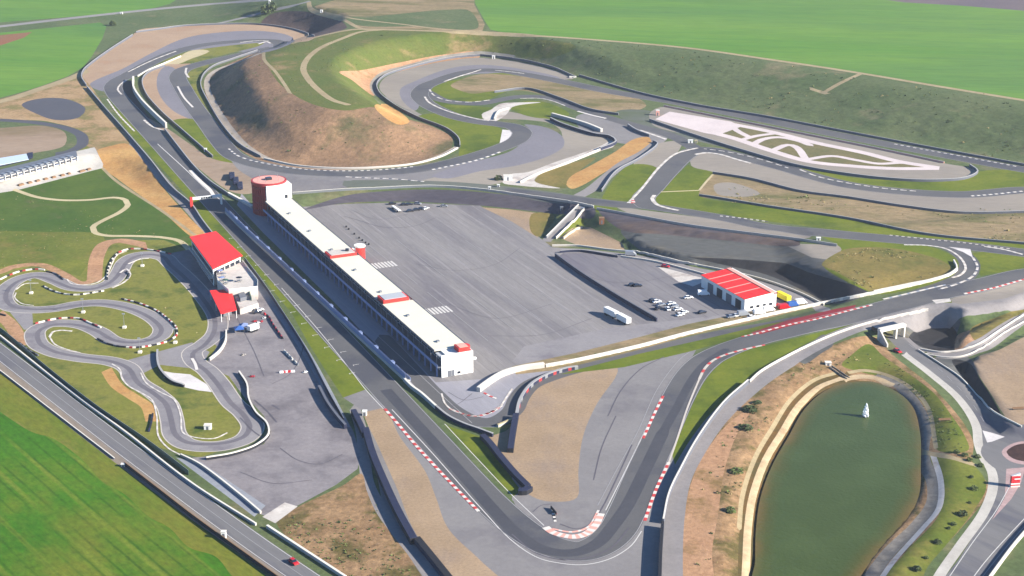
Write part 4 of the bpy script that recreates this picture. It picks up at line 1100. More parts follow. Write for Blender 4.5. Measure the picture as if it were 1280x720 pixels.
# karting tyre rows
TB = ('belt_red', 'conc_cap', 'conc_cap', 'tyre')
def kart_row(px, label, band=TB):
    barrier(px, label, 'tyre_row', .6, .65, cap=None, cat='tyre row', parts=('tyres',), band=band, step=1.9)
kart_row('-4,352 8,346 24,340 44,337 56,338', 'red and white tyre row at the far left tip of the kart track')
kart_row('58,340 70,343 80,350', 'black tyre row after the left hand kart bend', ('tyre', 'tyre', 'armco'))
kart_row('134,350 135,338 140,325 147,317', 'black and white tyre row against the orange dirt by the kart track', ('tyre', 'tyre', 'conc_cap'))
kart_row('148,316 160,312 180,312 200,315 214,318', 'red and white tyre row at the far top of the kart track')
kart_row('54,358 66,364 80,368 96,369 112,367 130,364', 'black and white tyre row between the two upper kart straights', ('tyre', 'conc_cap', 'armco_cap'))
kart_row('158,340 162,344 160,349', 'short black tyre row at the inner kink of the upper kart bend', ('tyre', 'armco'))
kart_row('44,405 56,402 70,399 88,398 100,399 112,404 126,410', 'red and white tyre row inside the middle kart loop')
kart_row('152,374 175,380 196,389 212,401 221,411 221,419 212,426 196,431 170,435 150,434', 'long black, red and white tyre row round the big kart hairpin', ('tyre', 'conc_cap', 'belt_red', 'conc_cap', 'tyre'))
kart_row('122,424 134,430 150,434', 'black tyre row at the inner grass tongue of the kart hairpin', ('tyre', 'tyre', 'armco'))
kart_row('0,393 7,395', 'stub of dark tyres at the left edge above the orange dirt', ('tyre', 'tyre'))
kart_row('24,429 34,437 48,445', 'black tyre row beside the orange dirt near the road', ('tyre', 'armco'))
kart_row('191,518 189,530 186,540', 'black tyre row beside the yellow earth of the lower kart bend', ('tyre', 'tyre', 'belt'))
# ------------------------------------------------------------------ pit building (local x along the straight, y to the west)
pit = thing('pit_building', 'very long white pit building with flat pale roof and red roof blocks', 'pit building', PIT_O, UP)
def pb(bm, s0, s1, t0, t1, z0, z1, mi=0, bev=0): return box(bm, s0, s1, -t1, -t0, z0, z1, mi, bev)
LP = 247.0
b = BM(); pb(b, 0.3, LP, 2.4, 13.7, -.4, 9.2); obj('wall', b, 'white_wall', pit)
b = BM()
for s0, s1 in ((6.5, 67.5), (75.5, 138), (146.5, LP)): pb(b, s0, s1, -.3, 14.3, 9.2, 9.65)
roof = obj('roof', b, 'roof_white', pit)
b = BM(); pb(b, 6.5, LP, -.5, -.3, 8.9, 9.8); pb(b, 6.5, LP, 14.3, 14.5, 8.9, 9.8); obj('fascia', b, 'armco', pit)
b = BM(); pb(b, 0, LP, -1.6, 2.4, 4.4, 4.75); obj('terrace', b, 'door_grey', pit)
b = BM(); pb(b, 0, LP, -1.7, -1.6, 4.4, 5.7); obj('balustrade', b, 'blue_grey', pit)
# south end wall with returning terrace parapet
b = BM(); pb(b, -.15, .3, 0, 14, -.4, 9.6); pb(b, .3, 6.5, 13.7, 14.0, 4, 9.6); end = obj('end_wall', b, 'white_wall', pit)
b = BM(); pb(b, .3, 6.5, 0, 13.7, 8.2, 8.6); obj('end_terrace', b, 'grey_roof', pit)
b = BM(); pb(b, -.3, -.15, 2.8, 4.4, 0, 2.6); pb(b, -.3, -.15, 4.7, 5.6, 0, 2.6); obj('door', b, 'door_grey', end)
b = BM(); pb(b, -.3, -.15, 7.0, 8.3, .6, 1.6); obj('window', b, 'dark_glass', end)
# red blocks on the roof
b = BM()
prism(b, [(138, -13), (146.5, -13), (146.5, .4), (138, .4)], 9.2, 11.0); o = obj('roof_block', b, 'red_panel', pit)
b = BM(); pb(b, 138.6, 146, .4, 12.4, 11.0, 11.2); obj('block_top', b, 'pale_concrete', o)
b = BM(); cyl(b, 142, -9.5, 11.2, 12.3, .9); obj('vent', b, 'car_dark', o)
b = BM()
prism(b, [(67.5, -12.4), (75.5, -12.4), (75.5, -.4), (67.5, -.4)], 9.2, 11.2); o = obj('roof_block', b, 'red_panel', pit)
b = BM(); pb(b, 68.2, 75, 1.2, 11.6, 11.2, 11.4); obj('block_top', b, 'grey_roof', o)
b = BM(); n = 14
arc = [(.5 + 2.6 + 2.6*math.cos(a), -(11.2) - 2.6*math.sin(a)) for a in [math.pi*i/n - math.pi/2 + math.pi/2 for i in range(n+1)]]
prism(b, [(.5, -8.0), (5.7, -8.0)] + arc, 8.2, 11.2); o = obj('roof_block', b, 'red_panel', pit)
b = BM(); prism(b, [(1.0, -8.6), (5.2, -8.6), (5.2, -12.4), (1.0, -12.4)], 11.2, 11.35); obj('block_top', b, 'pale_red', o)
b = BM(); pb(b, -.1, 1.2, 14.0, 15.6, 5.5, 6.2); obj('balcony', b, 'white_wall', end)
# garages below, glazed offices above
gb = BM(); box(gb, .5, 5.5, 0, .14, 0, 3.9); g0 = obj('garage_door', gb, 'door_grey', pit)
wb = BM(); box(wb, .35, 6.05, 0, .12, 5.1, 8.6); w0 = obj('window', wb, 'dark_glass', pit)
cb = BM(); box(cb, -.28, .28, -.28, .28, -.3, 4.4); c0 = obj('column', cb, 'blue_grey', pit)
pbm = BM(); box(pbm, -.14, .14, -.14, .14, 4.75, 9.2); p0 = obj('terrace_post', pbm, 'door_grey', pit)
nb = 38; bw = (LP - 3) / nb
g0.location = w0.location = (2, -2.4, 0); c0.location = (2, 1.2, 0); p0.location = (2, 1.2, 0)
for i in range(1, nb):
    x = 2 + i * bw
    link_copy(g0, pit, (x, -2.4, 0)); link_copy(w0, pit, (x, -2.4, 0)); link_copy(c0, pit, (x, 1.2, 0)); link_copy(p0, pit, (x, 1.2, 0))
b = BM()
for i in range(20): pb(b, 12*i + 4, 12*i + 9, 13.7, 13.85, .2, 3.6)
obj('rear_shutters', b, 'door_grey', pit)
b = BM()
for k in range(7):
    s = 14 + 34*k
    pb(b, s, s+1.6, 4, 5.2, 9.65, 10.3)
obj('roof_vents', b, 'steel', pit)

# control tower
TC = ST(256.7, 5.0)
tw = thing('control_tower', 'round red control tower at the far end of the pit building', 'tower', (TC.x, TC.y, 0), UP)
TH, TR = 18.0, 9.2
b = BM(); cyl(b, 0, 0, -1, TH - .8, TR - .35, n=48); obj('drum', b, 'dark_red', tw)
b = BM()
for i in range(44):
    a = 2*math.pi*i/44
    m4 = Matrix.Rotation(a, 4, 'Z')
    fs = box(b, TR - .5, TR + .05, -.3, .3, 0, TH - 1)
    bmesh.ops.transform(b, matrix=m4, verts=list({v for f in fs for v in f.verts}))
obj('fins', b, 'fin_red', tw)
b = BM()
for k in range(4): cyl(b, 0, 0, 3.2 + 4*k, 4.0 + 4*k, TR + .12, n=48)
obj('floor_bands', b, 'dark_red', tw)
b = BM(); cyl(b, 0, 0, TH - 1, TH + .6, TR + .35, n=48); rim = obj('parapet', b, 'fin_red', tw)
b = BM(); cyl(b, 0, 0, TH + .6, TH + .68, TR - .6, n=48); rf = obj('roof', b, 'pale_red', tw)
b = BM(); box(b, -1.4, 1.4, -1.6, 1.6, TH + .68, TH + 2.0, bev=.15); obj('roof_hatch', b, 'car_dark', rf)
b = BM()
for a in (0.6, 1.7, 2.6, 4.0, 5.1): cyl(b, 6.2*math.cos(a), 6.2*math.sin(a), TH + .68, TH + 2.4, .12, n=6)
obj('aerials', b, 'steel', rf)
b = BM(); box(b, -9.6, -2.5, -9.8, 4.2, 9.3, TH - .3); sb = obj('stair_block', b, 'white_wall', tw)
b = BM(); box(b, -9.75, -9.6, -7.4, -5.8, 10.0, 11.9); obj('window', b, 'dark_glass', sb)
b = BM(); box(b, -9.6, -1, -9.4, -4, -.5, 9.3); obj('base_block', b, 'white_wall', tw)

p = ST(158.0, 21.5)
dr = thing('stair_drum', 'small round red stair tower with white cap behind the pit building', 'stair tower', (p.x, p.y, 0), UP)
b = BM(); cyl(b, 0, 0, -.3, 7.2, 2.6, n=24); obj('drum', b, 'red_panel', dr)
b = BM(); cyl(b, 0, 0, 7.2, 8.0, 2.8, n=24); obj('cap', b, 'white_wall', dr)
b = BM(); box(b, -.8, .8, 2.4, 7.0, 4.6, 7.0); obj('bridge', b, 'white_wall', dr)

# pit wall with its signalling platform and debris fence
def long_row(name, label, cat, t0, t1, s0, s1, builders, z=0.0):
    p = ST(s0, t0)
    th = thing(name, label, cat, (p.x, p.y, z), UP)
    return th
pw = thing('pit_wall', 'long pale pit wall with fence between pit lane and straight', 'pit wall', ST(0, -15.2, 0), UP)
def tpos(s): return -15.0 - 3.4 * s / 270.0 + 15.2
q = [(s, -tpos(s)) for s in range(2, 272, 9)]
def bar(y0, y1, z0, z1, mi, nm):
    b = BM()
    for i in range(len(q)-1):
        (xa, ya), (xb, yb) = q[i], q[i+1]
        za, zb_ = hz(*ST(xa, -15.2 - ya)[:2]), hz(*ST(xb, -15.2 - yb)[:2])
        v = [b.verts.new(c) for c in ((xa, ya+y0, za+z0), (xb, yb+y0, zb_+z0), (xb, yb+y1, zb_+z0), (xa, ya+y1, za+z0), (xa, ya+y0, za+z1), (xb, yb+y0, zb_+z1), (xb, yb+y1, zb_+z1), (xa, ya+y1, za+z1))]
        for f in ((0,3,2,1), (4,5,6,7), (0,1,5,4), (2,3,7,6), (3,0,4,7), (1,2,6,5)): b.faces.new([v[j] for j in f])
    return obj(nm, b, mi, pw)
bar(-.2, .25, -.4, 1.3, 'conc_wall', 'wall')
bar(-2.1, -.2, -.4, .55, 'concrete', 'platform')
bar(-2.3, -2.1, -.4, 1.5, 'blue_grey', 'platform_rail')
bar(.0, .06, 1.3, 3.4, 'blue_grey', 'debris_fence')
b = BM()
for i in range(13):
    x = 18 + i*19
    y = -tpos(x) - 1.3
    z = hz(*ST(x, -15.2 - y)[:2])
    box(b, x, x+2.6, y-.7, y+.7, z+2.4, z+2.55); box(b, x+.1, x+.2, y-.6, y+.6, z+.5, z+2.4); box(b, x+2.4, x+2.5, y-.6, y+.6, z+.5, z+2.4)
obj('shelters', b, 'blue_grey', pw)
barrier('505,476 515,486 526,494 545,511', 'white capped wall linking the pit wall to the pit entry loop', 'concrete_wall', 1.3, .9, ('conc_wall', 'conc_cap'), .25, 'wall', ('panel', 'coping'))

# start gantry
a, c = G(240, 260), G(277, 255)
d = (c - a); L = d.length; an = math.atan2(d.y, d.x)
ga = thing('start_gantry', 'white start gantry beam with red end over the straight', 'gantry', a, an)
b = BM(); box(b, 0, L, -.7, .7, 4.6, 5.9); obj('beam', b, 'white_wall', ga)
b = BM(); box(b, -.9, .5, -.9, .9, -.5, 6.1); obj('column', b, 'red_panel', ga)
b = BM(); box(b, L-.5, L+.3, -.7, .7, -.5, 6.0); obj('column', b, 'white_wall', ga)
b = BM()
for i in range(5): box(b, L*.32 + i*1.3, L*.32 + i*1.3 + .8, -.95, -.7, 4.8, 5.7)
obj('light_panel', b, 'car_dark', ga)

# ------------------------------------------------------------------ karting pavilion
KZ = 9.0
kc = [PZ(*p, KZ) for p in ((237, 297), (270, 290), (303, 320), (266, 337))]
o0 = Vector((sum(p.x for p in kc)/4, sum(p.y for p in kc)/4, 0)); o0.z = hz(o0.x, o0.y)
kb = thing('karting_pavilion', 'karting pavilion with big flat bright red roof beside the straight', 'building', o0)
rel = [Vector((p.x - o0.x, p.y - o0.y)) for p in kc]
b = BM(); prism(b, rel, KZ - .1 - o0.z, KZ + .5 - o0.z); rf = obj('roof', b, 'red_roof', kb)
b = BM(); ins = [p * .93 for p in rel]; prism(b, ins, -1.5, KZ - .1 - o0.z); obj('wall', b, 'white_wall', kb)
def side_strip(pa, pb_, z0, z1, off, nm, mat, par, f0=.03, f1=.97, n=1, gap=.0):
    d = (pb_ - pa); nrm = Vector((d.y, -d.x)).normalized()
    if nrm.dot((pa + pb_)/2) < 0: nrm = -nrm
    b = BM()
    for i in range(n):
        u0 = f0 + (f1-f0)*(i + gap/2)/n; u1 = f0 + (f1-f0)*(i + 1 - gap/2)/n
        A, B = pa + d*u0, pa + d*u1
        prism(b, [A, B, B + nrm*off, A + nrm*off], z0, z1)
    return obj(nm, b, mat, par)
side_strip(ins[0], ins[3], .4, 3.4, .12, 'glazing', 'dark_glass', kb, n=9, gap=.15)
side_strip(ins[0], ins[3], 4.6, 7.2, .12, 'glazing', 'dark_glass', kb, n=9, gap=.1)
side_strip(ins[3], ins[2], 4.6, 7.2, .12, 'glazing', 'dark_glass', kb, n=5, gap=.15)
side_strip(ins[1], ins[2], 4.6, 7.2, .12, 'glazing', 'dark_glass', kb, n=9, gap=.15)
side_strip(rel[0], rel[3], 3.9, 4.2, 1.2, 'balcony', 'conc_wall', kb)
# terrace block in front
tz = 5.6
tc = [PZ(*p, tz) for p in ((270, 339), (303, 327), (322, 352), (322, 360), (286, 364), (272, 352))]
b = BM(); prism(b, [Vector((p.x - o0.x, p.y - o0.y)) for p in tc], -1.0, tz - o0.z); te = obj('terrace', b, 'pale_concrete', kb)
b = BM()
tl = [Vector((p.x - o0.x, p.y - o0.y)) for p in tc]
for i in (1, 2, 3, 4, 5):
    A, B = tl[i], tl[(i+1) % 6]
    d = B - A
    nrm = Vector((-d.y, d.x)).normalized()*.12
    prism(b, [A, B, B + nrm, A + nrm], tz - o0.z, tz - o0.z + 1.0)
obj('parapet', b, 'white_wall', te)
# tables on the terrace
def table_set(px, py, z, label, col):
    p = PZ(px, py, z)
    t = thing('table_set', label, 'table', (p.x, p.y, z), .4, 'tables on the pavilion terrace')
    b = BM(); cyl(b, 0, 0, .7, .78, .8, n=14); obj('tabletop', b, 'steel', t)
    b = BM(); cyl(b, 0, 0, 0, .7, .08, n=8); obj('pedestal', b, 'door_grey', t)
    b = BM(); cyl(b, 0, 0, 2.1, 2.6, 1.6, .1, n=8); cyl(b, 0, 0, .78, 2.3, .04, n=6); obj('parasol', b, col, t)
    for a in (.3, 1.9, 3.4, 5.0):
        b = BM(); x, y = 1.3*math.cos(a), 1.3*math.sin(a); box(b, x-.25, x+.25, y-.25, y+.25, .4, .47); box(b, x-.25, x-.2, y-.25, y+.25, .47, .9); box(b, x-.04, x+.04, y-.04, y+.04, 0, .4); obj('chair', b, 'door_grey', t)
for k, (x, y, c) in enumerate(((275, 343, 'blue_grey'), (279, 347, 'steel'), (277, 352, 'blue_grey'), (282, 355, 'green_fence'), (299, 352, 'car_dark'))):
    table_set(x, y, tz, ['terrace table under a blue grey parasol nearest the red roof', 'terrace table under a silver parasol', 'terrace table with blue grey parasol at the terrace west edge', 'terrace table with green parasol above the small red canopy', 'dark parasol table standing alone on the open terrace'][k], c)
# red canopy
cz = 4.4
cc = [PZ(*p, cz) for p in ((262, 363), (289, 361), (296, 387), (276, 392))]
o1 = Vector((sum(p.x for p in cc)/4, sum(p.y for p in cc)/4, 0)); o1.z = hz(o1.x, o1.y)
ca = thing('red_canopy', 'small flat red canopy below the karting pavilion terrace', 'canopy', o1)
r1 = [Vector((p.x - o1.x, p.y - o1.y)) for p in cc]
b = BM(); prism(b, r1, cz - .3 - o1.z, cz - o1.z); obj('roof', b, 'red_roof', ca)
for i in range(4):
    for f in (0, .5):
        p = (r1[i]*(1-f) + r1[(i+1) % 4]*f)*.94
        b = BM(); cyl(b, p.x, p.y, -.3, cz - .3 - o1.z, .16, n=8); obj('post', b, 'white_wall', ca)
b = BM(); prism(b, [p*.55 for p in r1], -.3, 2.6); obj('kiosk', b, 'door_grey', ca)
# white service block with dark stair next to the canopy
sz = 2.8
sc_ = [PZ(*p, sz) for p in ((292, 368), (313, 362), (323, 379), (300, 386))]
o2 = Vector((sum(p.x for p in sc_)/4, sum(p.y for p in sc_)/4, 0)); o2.z = hz(o2.x, o2.y)
sv = thing('service_block', 'low white flat roofed block with dark stair beside the small red canopy', 'building', o2)
b = BM(); r2 = [Vector((p.x - o2.x, p.y - o2.y)) for p in sc_]; prism(b, r2, -.5, sz - o2.z); obj('wall', b, 'pale_concrete', sv)
b = BM(); prism(b, [p*.35 + Vector((-1.5, .5)) for p in r2], sz - o2.z, sz - o2.z + 1.8); obj('stair_head', b, 'door_grey', sv)
b = BM(); prism(b, [r2[1]*.6, r2[1]*.6 + Vector((.5, 0)), r2[2]*.4 + Vector((.5, 0)), r2[2]*.4], sz - o2.z, sz - o2.z + 1.6); obj('screen', b, 'green_fence', sv)

# ------------------------------------------------------------------ workshop with striped red roof
WO = ST(14.4, 154.4); 
wk = thing('workshop', 'white workshop with pale striped red roof in the small paddock', 'building', (WO.x, WO.y, hz(WO.x, WO.y)), UP)
WL, WW = 37.5, 17.0
def wq(s0, s1, t0, t1): return [(s0, -t0), (s1, -t0), (s1, -t1), (s0, -t1)]
b = BM(); prism(b, wq(0, WL, 0, WW), -.3, [5.9, 5.9, 7.2, 7.2]); wl = obj('wall', b, 'white_wall', wk)
b = BM()
def sl(t): return 6.0 + 1.3*t/WW
segs = 5
for i in range(segs):
    s0 = i*WL/segs + .9; s1 = (i+1)*WL/segs - .05
    if i == 0: s0 = -.3
    t0, t1 = -.5, WW*.8
    v = [b.verts.new((s, -t, z)) for s, t, z in ((s0, t0, sl(t0)), (s1, t0, sl(t0)), (s1, t1, sl(t1)), (s0, t1, sl(t1)), (s0, t0, sl(t0)+.2), (s1, t0, sl(t0)+.2), (s1, t1, sl(t1)+.2), (s0, t1, sl(t1)+.2))]
    for f in ((0,3,2,1), (4,5,6,7), (0,1,5,4), (2,3,7,6), (3,0,4,7), (1,2,6,5)): b.faces.new([v[j] for j in f])
rf = obj('roof', b, 'red_roof', wk)
b = BM()
for i in range(1, segs):
    s0 = i*WL/segs - .05; s1 = i*WL/segs + .9; t0, t1 = -.5, WW*.8
    v = [b.verts.new((s, -t, z)) for s, t, z in ((s0, t0, sl(t0)), (s1, t0, sl(t0)), (s1, t1, sl(t1)), (s0, t1, sl(t1)), (s0, t0, sl(t0)+.17), (s1, t0, sl(t0)+.17), (s1, t1, sl(t1)+.17), (s0, t1, sl(t1)+.17))]
    for f in ((0,3,2,1), (4,5,6,7), (0,1,5,4), (2,3,7,6), (3,0,4,7), (1,2,6,5)): b.faces.new([v[j] for j in f])
obj('skylights', b, 'pale_red', rf)
b = BM(); prism(b, wq(-.3, WL, WW*.8, WW*.93), sl(WW*.8) - .2, sl(WW*.8) + .45); obj('ridge', b, 'pale_red', rf)
b = BM(); prism(b, wq(-.3, WL+.2, WW*.93, WW+.4), 6.4, 6.9); obj('gutter', b, 'dark_red', rf)
for i in range(4):
    b = BM(); box(b, 3 + 8*i, 7.6 + 8*i, 0, .14, 0, 4.2); obj('door', b, 'door_grey' if i % 2 else 'car_dark', wk)
for i in range(4):
    b = BM(); box(b, -.14, 0, -(3+3.4*i+1.6), -(3+3.4*i), 1.1, 2.2); obj('window', b, 'dark_glass', wk)

# ------------------------------------------------------------------ west pavilion: long grey roof with rows of panels, and a pale blue shed
gz = 6.0
def outline_building(name, label, cat, px, z, wall, roof, over=.2, extra=None):
    cs = [PZ(*p, z) for p in px]
    c = sum(cs, Vector())/len(cs); c.z = hz(c.x, c.y)
    th = thing(name, label, cat, c)
    r = [Vector((p.x - c.x, p.y - c.y)) for p in cs]
    b = BM(); prism(b, [p*(1-.02) for p in r], -1, z - .25 - c.z); obj('wall', b, wall, th)
    b = BM(); prism(b, r, z - .25 - c.z, z - c.z); obj('roof', b, roof, th)
    return th, r, z - c.z
PVZ = G(60, 219).z + 4.6
gst, gr, gzz = outline_building('grandstand_pavilion', 'long low pavilion with grey roof and a row of glazed bays at the left edge', 'pavilion', ((-14, 225), (0, 221.5), (97, 195.5), (95, 188), (45, 201), (0, 212), (-14, 216)), PVZ, 'conc_wall', 'door_grey')
A, B = PZ(-2, 222, PVZ), PZ(96, 195.8, PVZ)
d = B - A; n = 13
an = math.atan2(d.y, d.x)
for i in range(n):
    p = A + d*((i+.5)/n)
    m4 = Matrix.Translation((p.x - gst.location.x, p.y - gst.location.y, 0)) @ Matrix.Rotation(an, 4, 'Z')
    w = d.length/n
    b = BM(); box(b, -w*.36, w*.36, -.25, .3, .2, gzz - .9); bmesh.ops.transform(b, matrix=m4, verts=b.verts[:]); obj('glazed_bay', b, 'dark_glass' if i % 3 else 'blue_grey', gst)
    b = BM(); box(b, w*.40, w*.5, -.9, .3, -.3, gzz + .3); bmesh.ops.transform(b, matrix=m4, verts=b.verts[:]); obj('fin', b, 'white_wall', gst)
    b = BM(); box(b, -w*.3, w*.3, 2.0, 6.0, gzz, gzz + .35); bmesh.ops.transform(b, matrix=m4, verts=b.verts[:]); obj('skylight', b, 'steel', gst)
    b = BM(); box(b, -w*.38, w*.38, -1.6, .2, gzz - .9, gzz - .75); bmesh.ops.transform(b, matrix=m4, verts=b.verts[:]); obj('awning', b, 'door_grey', gst)
outline_building('long_shed', 'long shed with pale blue roof at the left edge behind the grey pavilion', 'shed', ((-16, 200), (33, 192), (36, 199), (-14, 209)), PVZ - .4, 'car_dark', 'pale_blue_roof')
outline_building('dark_shed', 'small dark box shed at the end of the pale blue roof', 'shed', ((34, 191), (41, 190), (41, 196), (36, 198)), PVZ - .2, 'car_dark', 'belt')
# benches and hedges on the pavilion terrace
for k, (x0, x1) in enumerate(((22, 30), (34, 40), (44, 50), (54, 60), (64, 70), (75, 81), (84, 88), (98, 107), (108, 114))):
    ya = 232 - (x0 - 20)*.225
    p = G((x0+x1)/2, ya); L = (x1-x0)*.46
    b = BM(); box(b, -L/2, L/2, -.9, .9, -.2, .5); box(b, -L/2+.2, L/2-.2, -.7, .7, .5, .9)
    o = obj('planter_bed', b, ['timber', 'dark_bank'], None); o.location = p; o.rotation_euler = (0, 0, math.atan2(d.y, d.x))
    tag(o, 'low dark planter bed in the row on the pale pavilion forecourt', 'planter', 'planter beds on the pavilion forecourt')
# dark lumps of machinery at the loop end
outline_building('pump_house', 'tiny grey block at the end of the left loop road', 'hut', ((73, 182), (80, 180), (82, 185), (75, 187)), PVZ - 1.8, 'door_grey', 'grey_roof')

# ------------------------------------------------------------------ underpass portal
a, c = G(1102, 427), G(1129, 421)
d = c - a; L = d.length; an = math.atan2(d.y, d.x); zb = min(a.z, c.z)
po = thing('underpass_portal', 'white concrete underpass portal at the head of the sunken road', 'portal', (a.x, a.y, zb), an)
b = BM(); box(b, -1.4, L + .7, -.5, 1.6, 4.6, 6.0); obj('beam', b, 'conc_cap', po)
b = BM(); box(b, -1.3, 0, -.4, 1.5, -.6, 4.6); obj('pier', b, 'conc_cap', po)
b = BM(); box(b, L*.62, L*.62 + .8, -.3, 1.4, -.6, 4.6); obj('pier', b, 'conc_cap', po)
b = BM(); box(b, L - .1, L + .6, -.4, 1.5, -.6, 4.6); obj('pier', b, 'conc_cap', po)
b = BM(); box(b, 0, L, 1.6, 7.0, 4.5, 4.9); box(b, 0, L, 6.7, 7.0, -.6, 4.5); obj('tunnel', b, 'car_dark', po)  # dark slab and back panel stand in for the tunnel's unlit depth
b = BM()
v = [b.verts.new(x) for x in ((-1.3, -.4, -.6), (-2.0, -6.5, -.6), (-2.0, -6.5, 1.4), (-1.3, -.4, 5.9), (-2.0, -.4, -.6), (-2.7, -6.5, -.6), (-2.7, -6.5, 1.4), (-2.0, -.4, 5.9))]
for f in ((0, 1, 2, 3), (7, 6, 5, 4), (3, 2, 6, 7), (1, 0, 4, 5), (2, 1, 5, 6), (0, 3, 7, 4)): b.faces.new([v[j] for j in f])
obj('wing_wall', b, 'conc_wall', po)

# ------------------------------------------------------------------ totem by the roundabout
p = G(1268, 608)
to = thing('sign_totem', 'red and white totem sign on the pale traffic island by the roundabout', 'sign', p, .12)
b = BM(); box(b, -1.7, 1.7, -.7, .7, 0, .5, bev=.05); obj('plinth', b, 'conc_cap', to)
b = BM(); box(b, -1.6, 1.6, -.55, .55, .5, 4.2, bev=.06); pn = obj('panel', b, 'sign_red', to)
b = BM(); box(b, -1.62, 1.62, -.58, .58, 1.0, 1.5); box(b, -.5, 1.62, -.58, .58, 2.9, 3.3); obj('band', b, 'white_wall', pn)
b = BM(); prism(b, [(-1.6, -.4), (1.6, -.4), (1.6, .4), (-1.6, .4)], 4.2, [4.2 + .01, 5.2, 5.2, 4.2 + .01]); obj('crest', b, 'white_wall', to)
# ------------------------------------------------------------------ vehicles
def make_car(label, color, kind='parked_car', L=4.3, W=1.8, H=1.45, van=False, group=None):
    t = thing(kind, label, 'van' if van else 'car', group=group)
    b = BM()
    if van:
        prof = [(-L/2, .35), (L/2, .35), (L/2, .95), (L/2-.7, 1.15), (L/2-1.5, H), (-L/2, H)]
    else:
        prof = [(-L/2, .3), (L/2, .3), (L/2, .68), (L/2-.9, .82), (-L/2+.6, .86), (-L/2, .72)]
    v0 = [b.verts.new((x, -W/2, z)) for x, z in prof]; v1 = [b.verts.new((x, W/2, z)) for x, z in prof]
    b.faces.new(v0); b.faces.new(v1[::-1])
    for i in range(len(prof)): b.faces.new((v0[i], v1[i], v1[(i+1) % len(prof)], v0[(i+1) % len(prof)]))
    bmesh.ops.bevel(b, geom=b.edges[:], offset=.06, segments=1, affect='EDGES')
    obj('body', b, color, t)
    b = BM()
    if van:
        prism(b, [(L/2-1.45, -W/2+.1), (L/2-.75, -W/2+.1), (L/2-.75, W/2-.1), (L/2-1.45, W/2-.1)], 1.1, [H-.02, 1.2, 1.2, H-.02])
        obj('windscreen', b, 'dark_glass', t)
    else:
        zb, zt = .8, H
        bot = [(-L/2+.35, -W/2+.1), (L/2-1.15, -W/2+.1), (L/2-1.15, W/2-.1), (-L/2+.35, W/2-.1)]
        top = [(-L/2+.85, -W/2+.3), (L/2-1.95, -W/2+.3), (L/2-1.95, W/2-.3), (-L/2+.85, W/2-.3)]
        A = [b.verts.new((*p, zb)) for p in bot]; B = [b.verts.new((*p, zt-.05)) for p in top]
        b.faces.new(B); b.faces.new(A[::-1])
        for i in range(4): b.faces.new((A[i], A[(i+1) % 4], B[(i+1) % 4], B[i]))
        obj('windows', b, 'dark_glass', t)
        b = BM(); box(b, -L/2+.83, L/2-1.93, -W/2+.28, W/2-.28, zt-.05, zt, bev=.02); obj('roof', b, color, t)
    for x in (-L/2+.8, L/2-.85):
        for y in (-W/2+.1, W/2-.1):
            b = BM(); cyl(b, 0, 0, -.11, .11, .32, n=12)
            bmesh.ops.rotate(b, verts=b.verts[:], cent=(0, 0, 0), matrix=Matrix.Rotation(math.pi/2, 3, 'X'))
            bmesh.ops.translate(b, verts=b.verts[:], vec=(x, y, .32)); obj('wheel', b, 'tyre', t)
    return t
PROTO = {}
def car(px, py, color, rz, label, van=False, group=None, big=1.0):
    p = G(px, py); p.z = hz(p.x, p.y) + .03
    k = (color, van)
    nm = 'parked_van' if van else 'parked_car'
    if k not in PROTO:
        PROTO[k] = make_car(label, color, nm, **(dict(L=5.6, W=2.05, H=2.5, van=True) if van else {}))
        r = PROTO[k]; r.location = p; r.rotation_euler = (0, 0, rz)
        if group: r['group'] = group
    else:
        r = dup(PROTO[k], p, rz, label)
        if group: r['group'] = group
        elif 'group' in r: del r['group']
    return r
A0 = UP - math.pi/2
WG = 'cars parked in the workshop yard'
car(815.5, 376.5, 'car_dark', A0+.2, 'dark car at the west end of the huddle in the workshop yard', group=WG)
car(821, 378, 'car_white', A0, 'white car second from the west in the yard huddle', group=WG)
car(826, 382, 'car_silver', A0, 'silver car in the middle of the yard huddle, nearest its west', group=WG)
car(839, 380.5, 'car_white', A0, 'white car on the far side of the yard huddle', group=WG)
car(834.5, 387, 'car_white', UP-.2, 'white car on the near side of the yard huddle', group=WG)
car(842.5, 383.5, 'car_silver', A0+.1, 'silver car tucked between white cars at the yard huddle centre', group=WG)
car(847.5, 387.5, 'car_white', A0, 'white car towards the east end of the yard huddle', group=WG)
car(850, 394.5, 'car_white', A0+.2, 'white car at the near south corner of the yard huddle', group=WG)
car(855, 391.5, 'car_white', A0+.2, 'white car at the east end of the yard huddle', group=WG)
car(822.5, 386.5, 'car_dark', A0+.4, 'dark car at the near edge of the yard huddle', group=WG)
car(860.6, 373, 'car_white', .2, 'white car alone at the edge of the workshop shadow')
car(879.5, 369, 'car_white', .1, 'white van in the shadow against the workshop wall', True)
car(877.5, 391.5, 'car_dark', .5, 'dark car alone near the foot of the workshop yard')
car(797, 358, 'car_dark', .2, 'dark car of a pair alone in the open yard, nearer the workshop')
car(791, 357, 'car_dark', .3, 'dark car of a pair alone in the open yard, farther from the workshop')
car(831.5, 334, 'car_red', -.4, 'dull red car on the pale triangle by the service road')
car(788.5, 319.5, 'car_silver', -.15, 'silver van driving on the paddock service road', True)
car(914, 397, 'car_silver', .35, 'silver car in the row below the workshop, at its west end')
car(921, 395.5, 'car_white', .35, 'white car in the row below the workshop, beside the silver one')
car(929, 394.5, 'car_silver', .3, 'silver van in the row below the workshop', True)
car(940, 397.5, 'car_white', .35, 'white car closest to the long white wall below the workshop')
car(949, 392.5, 'car_white', .3, 'white van by the workshop south wall', True)
car(961, 389, 'car_white', .35, 'white van at the south east corner of the workshop', True)
car(957, 383, 'car_orange', .3, 'orange car against the workshop south wall')
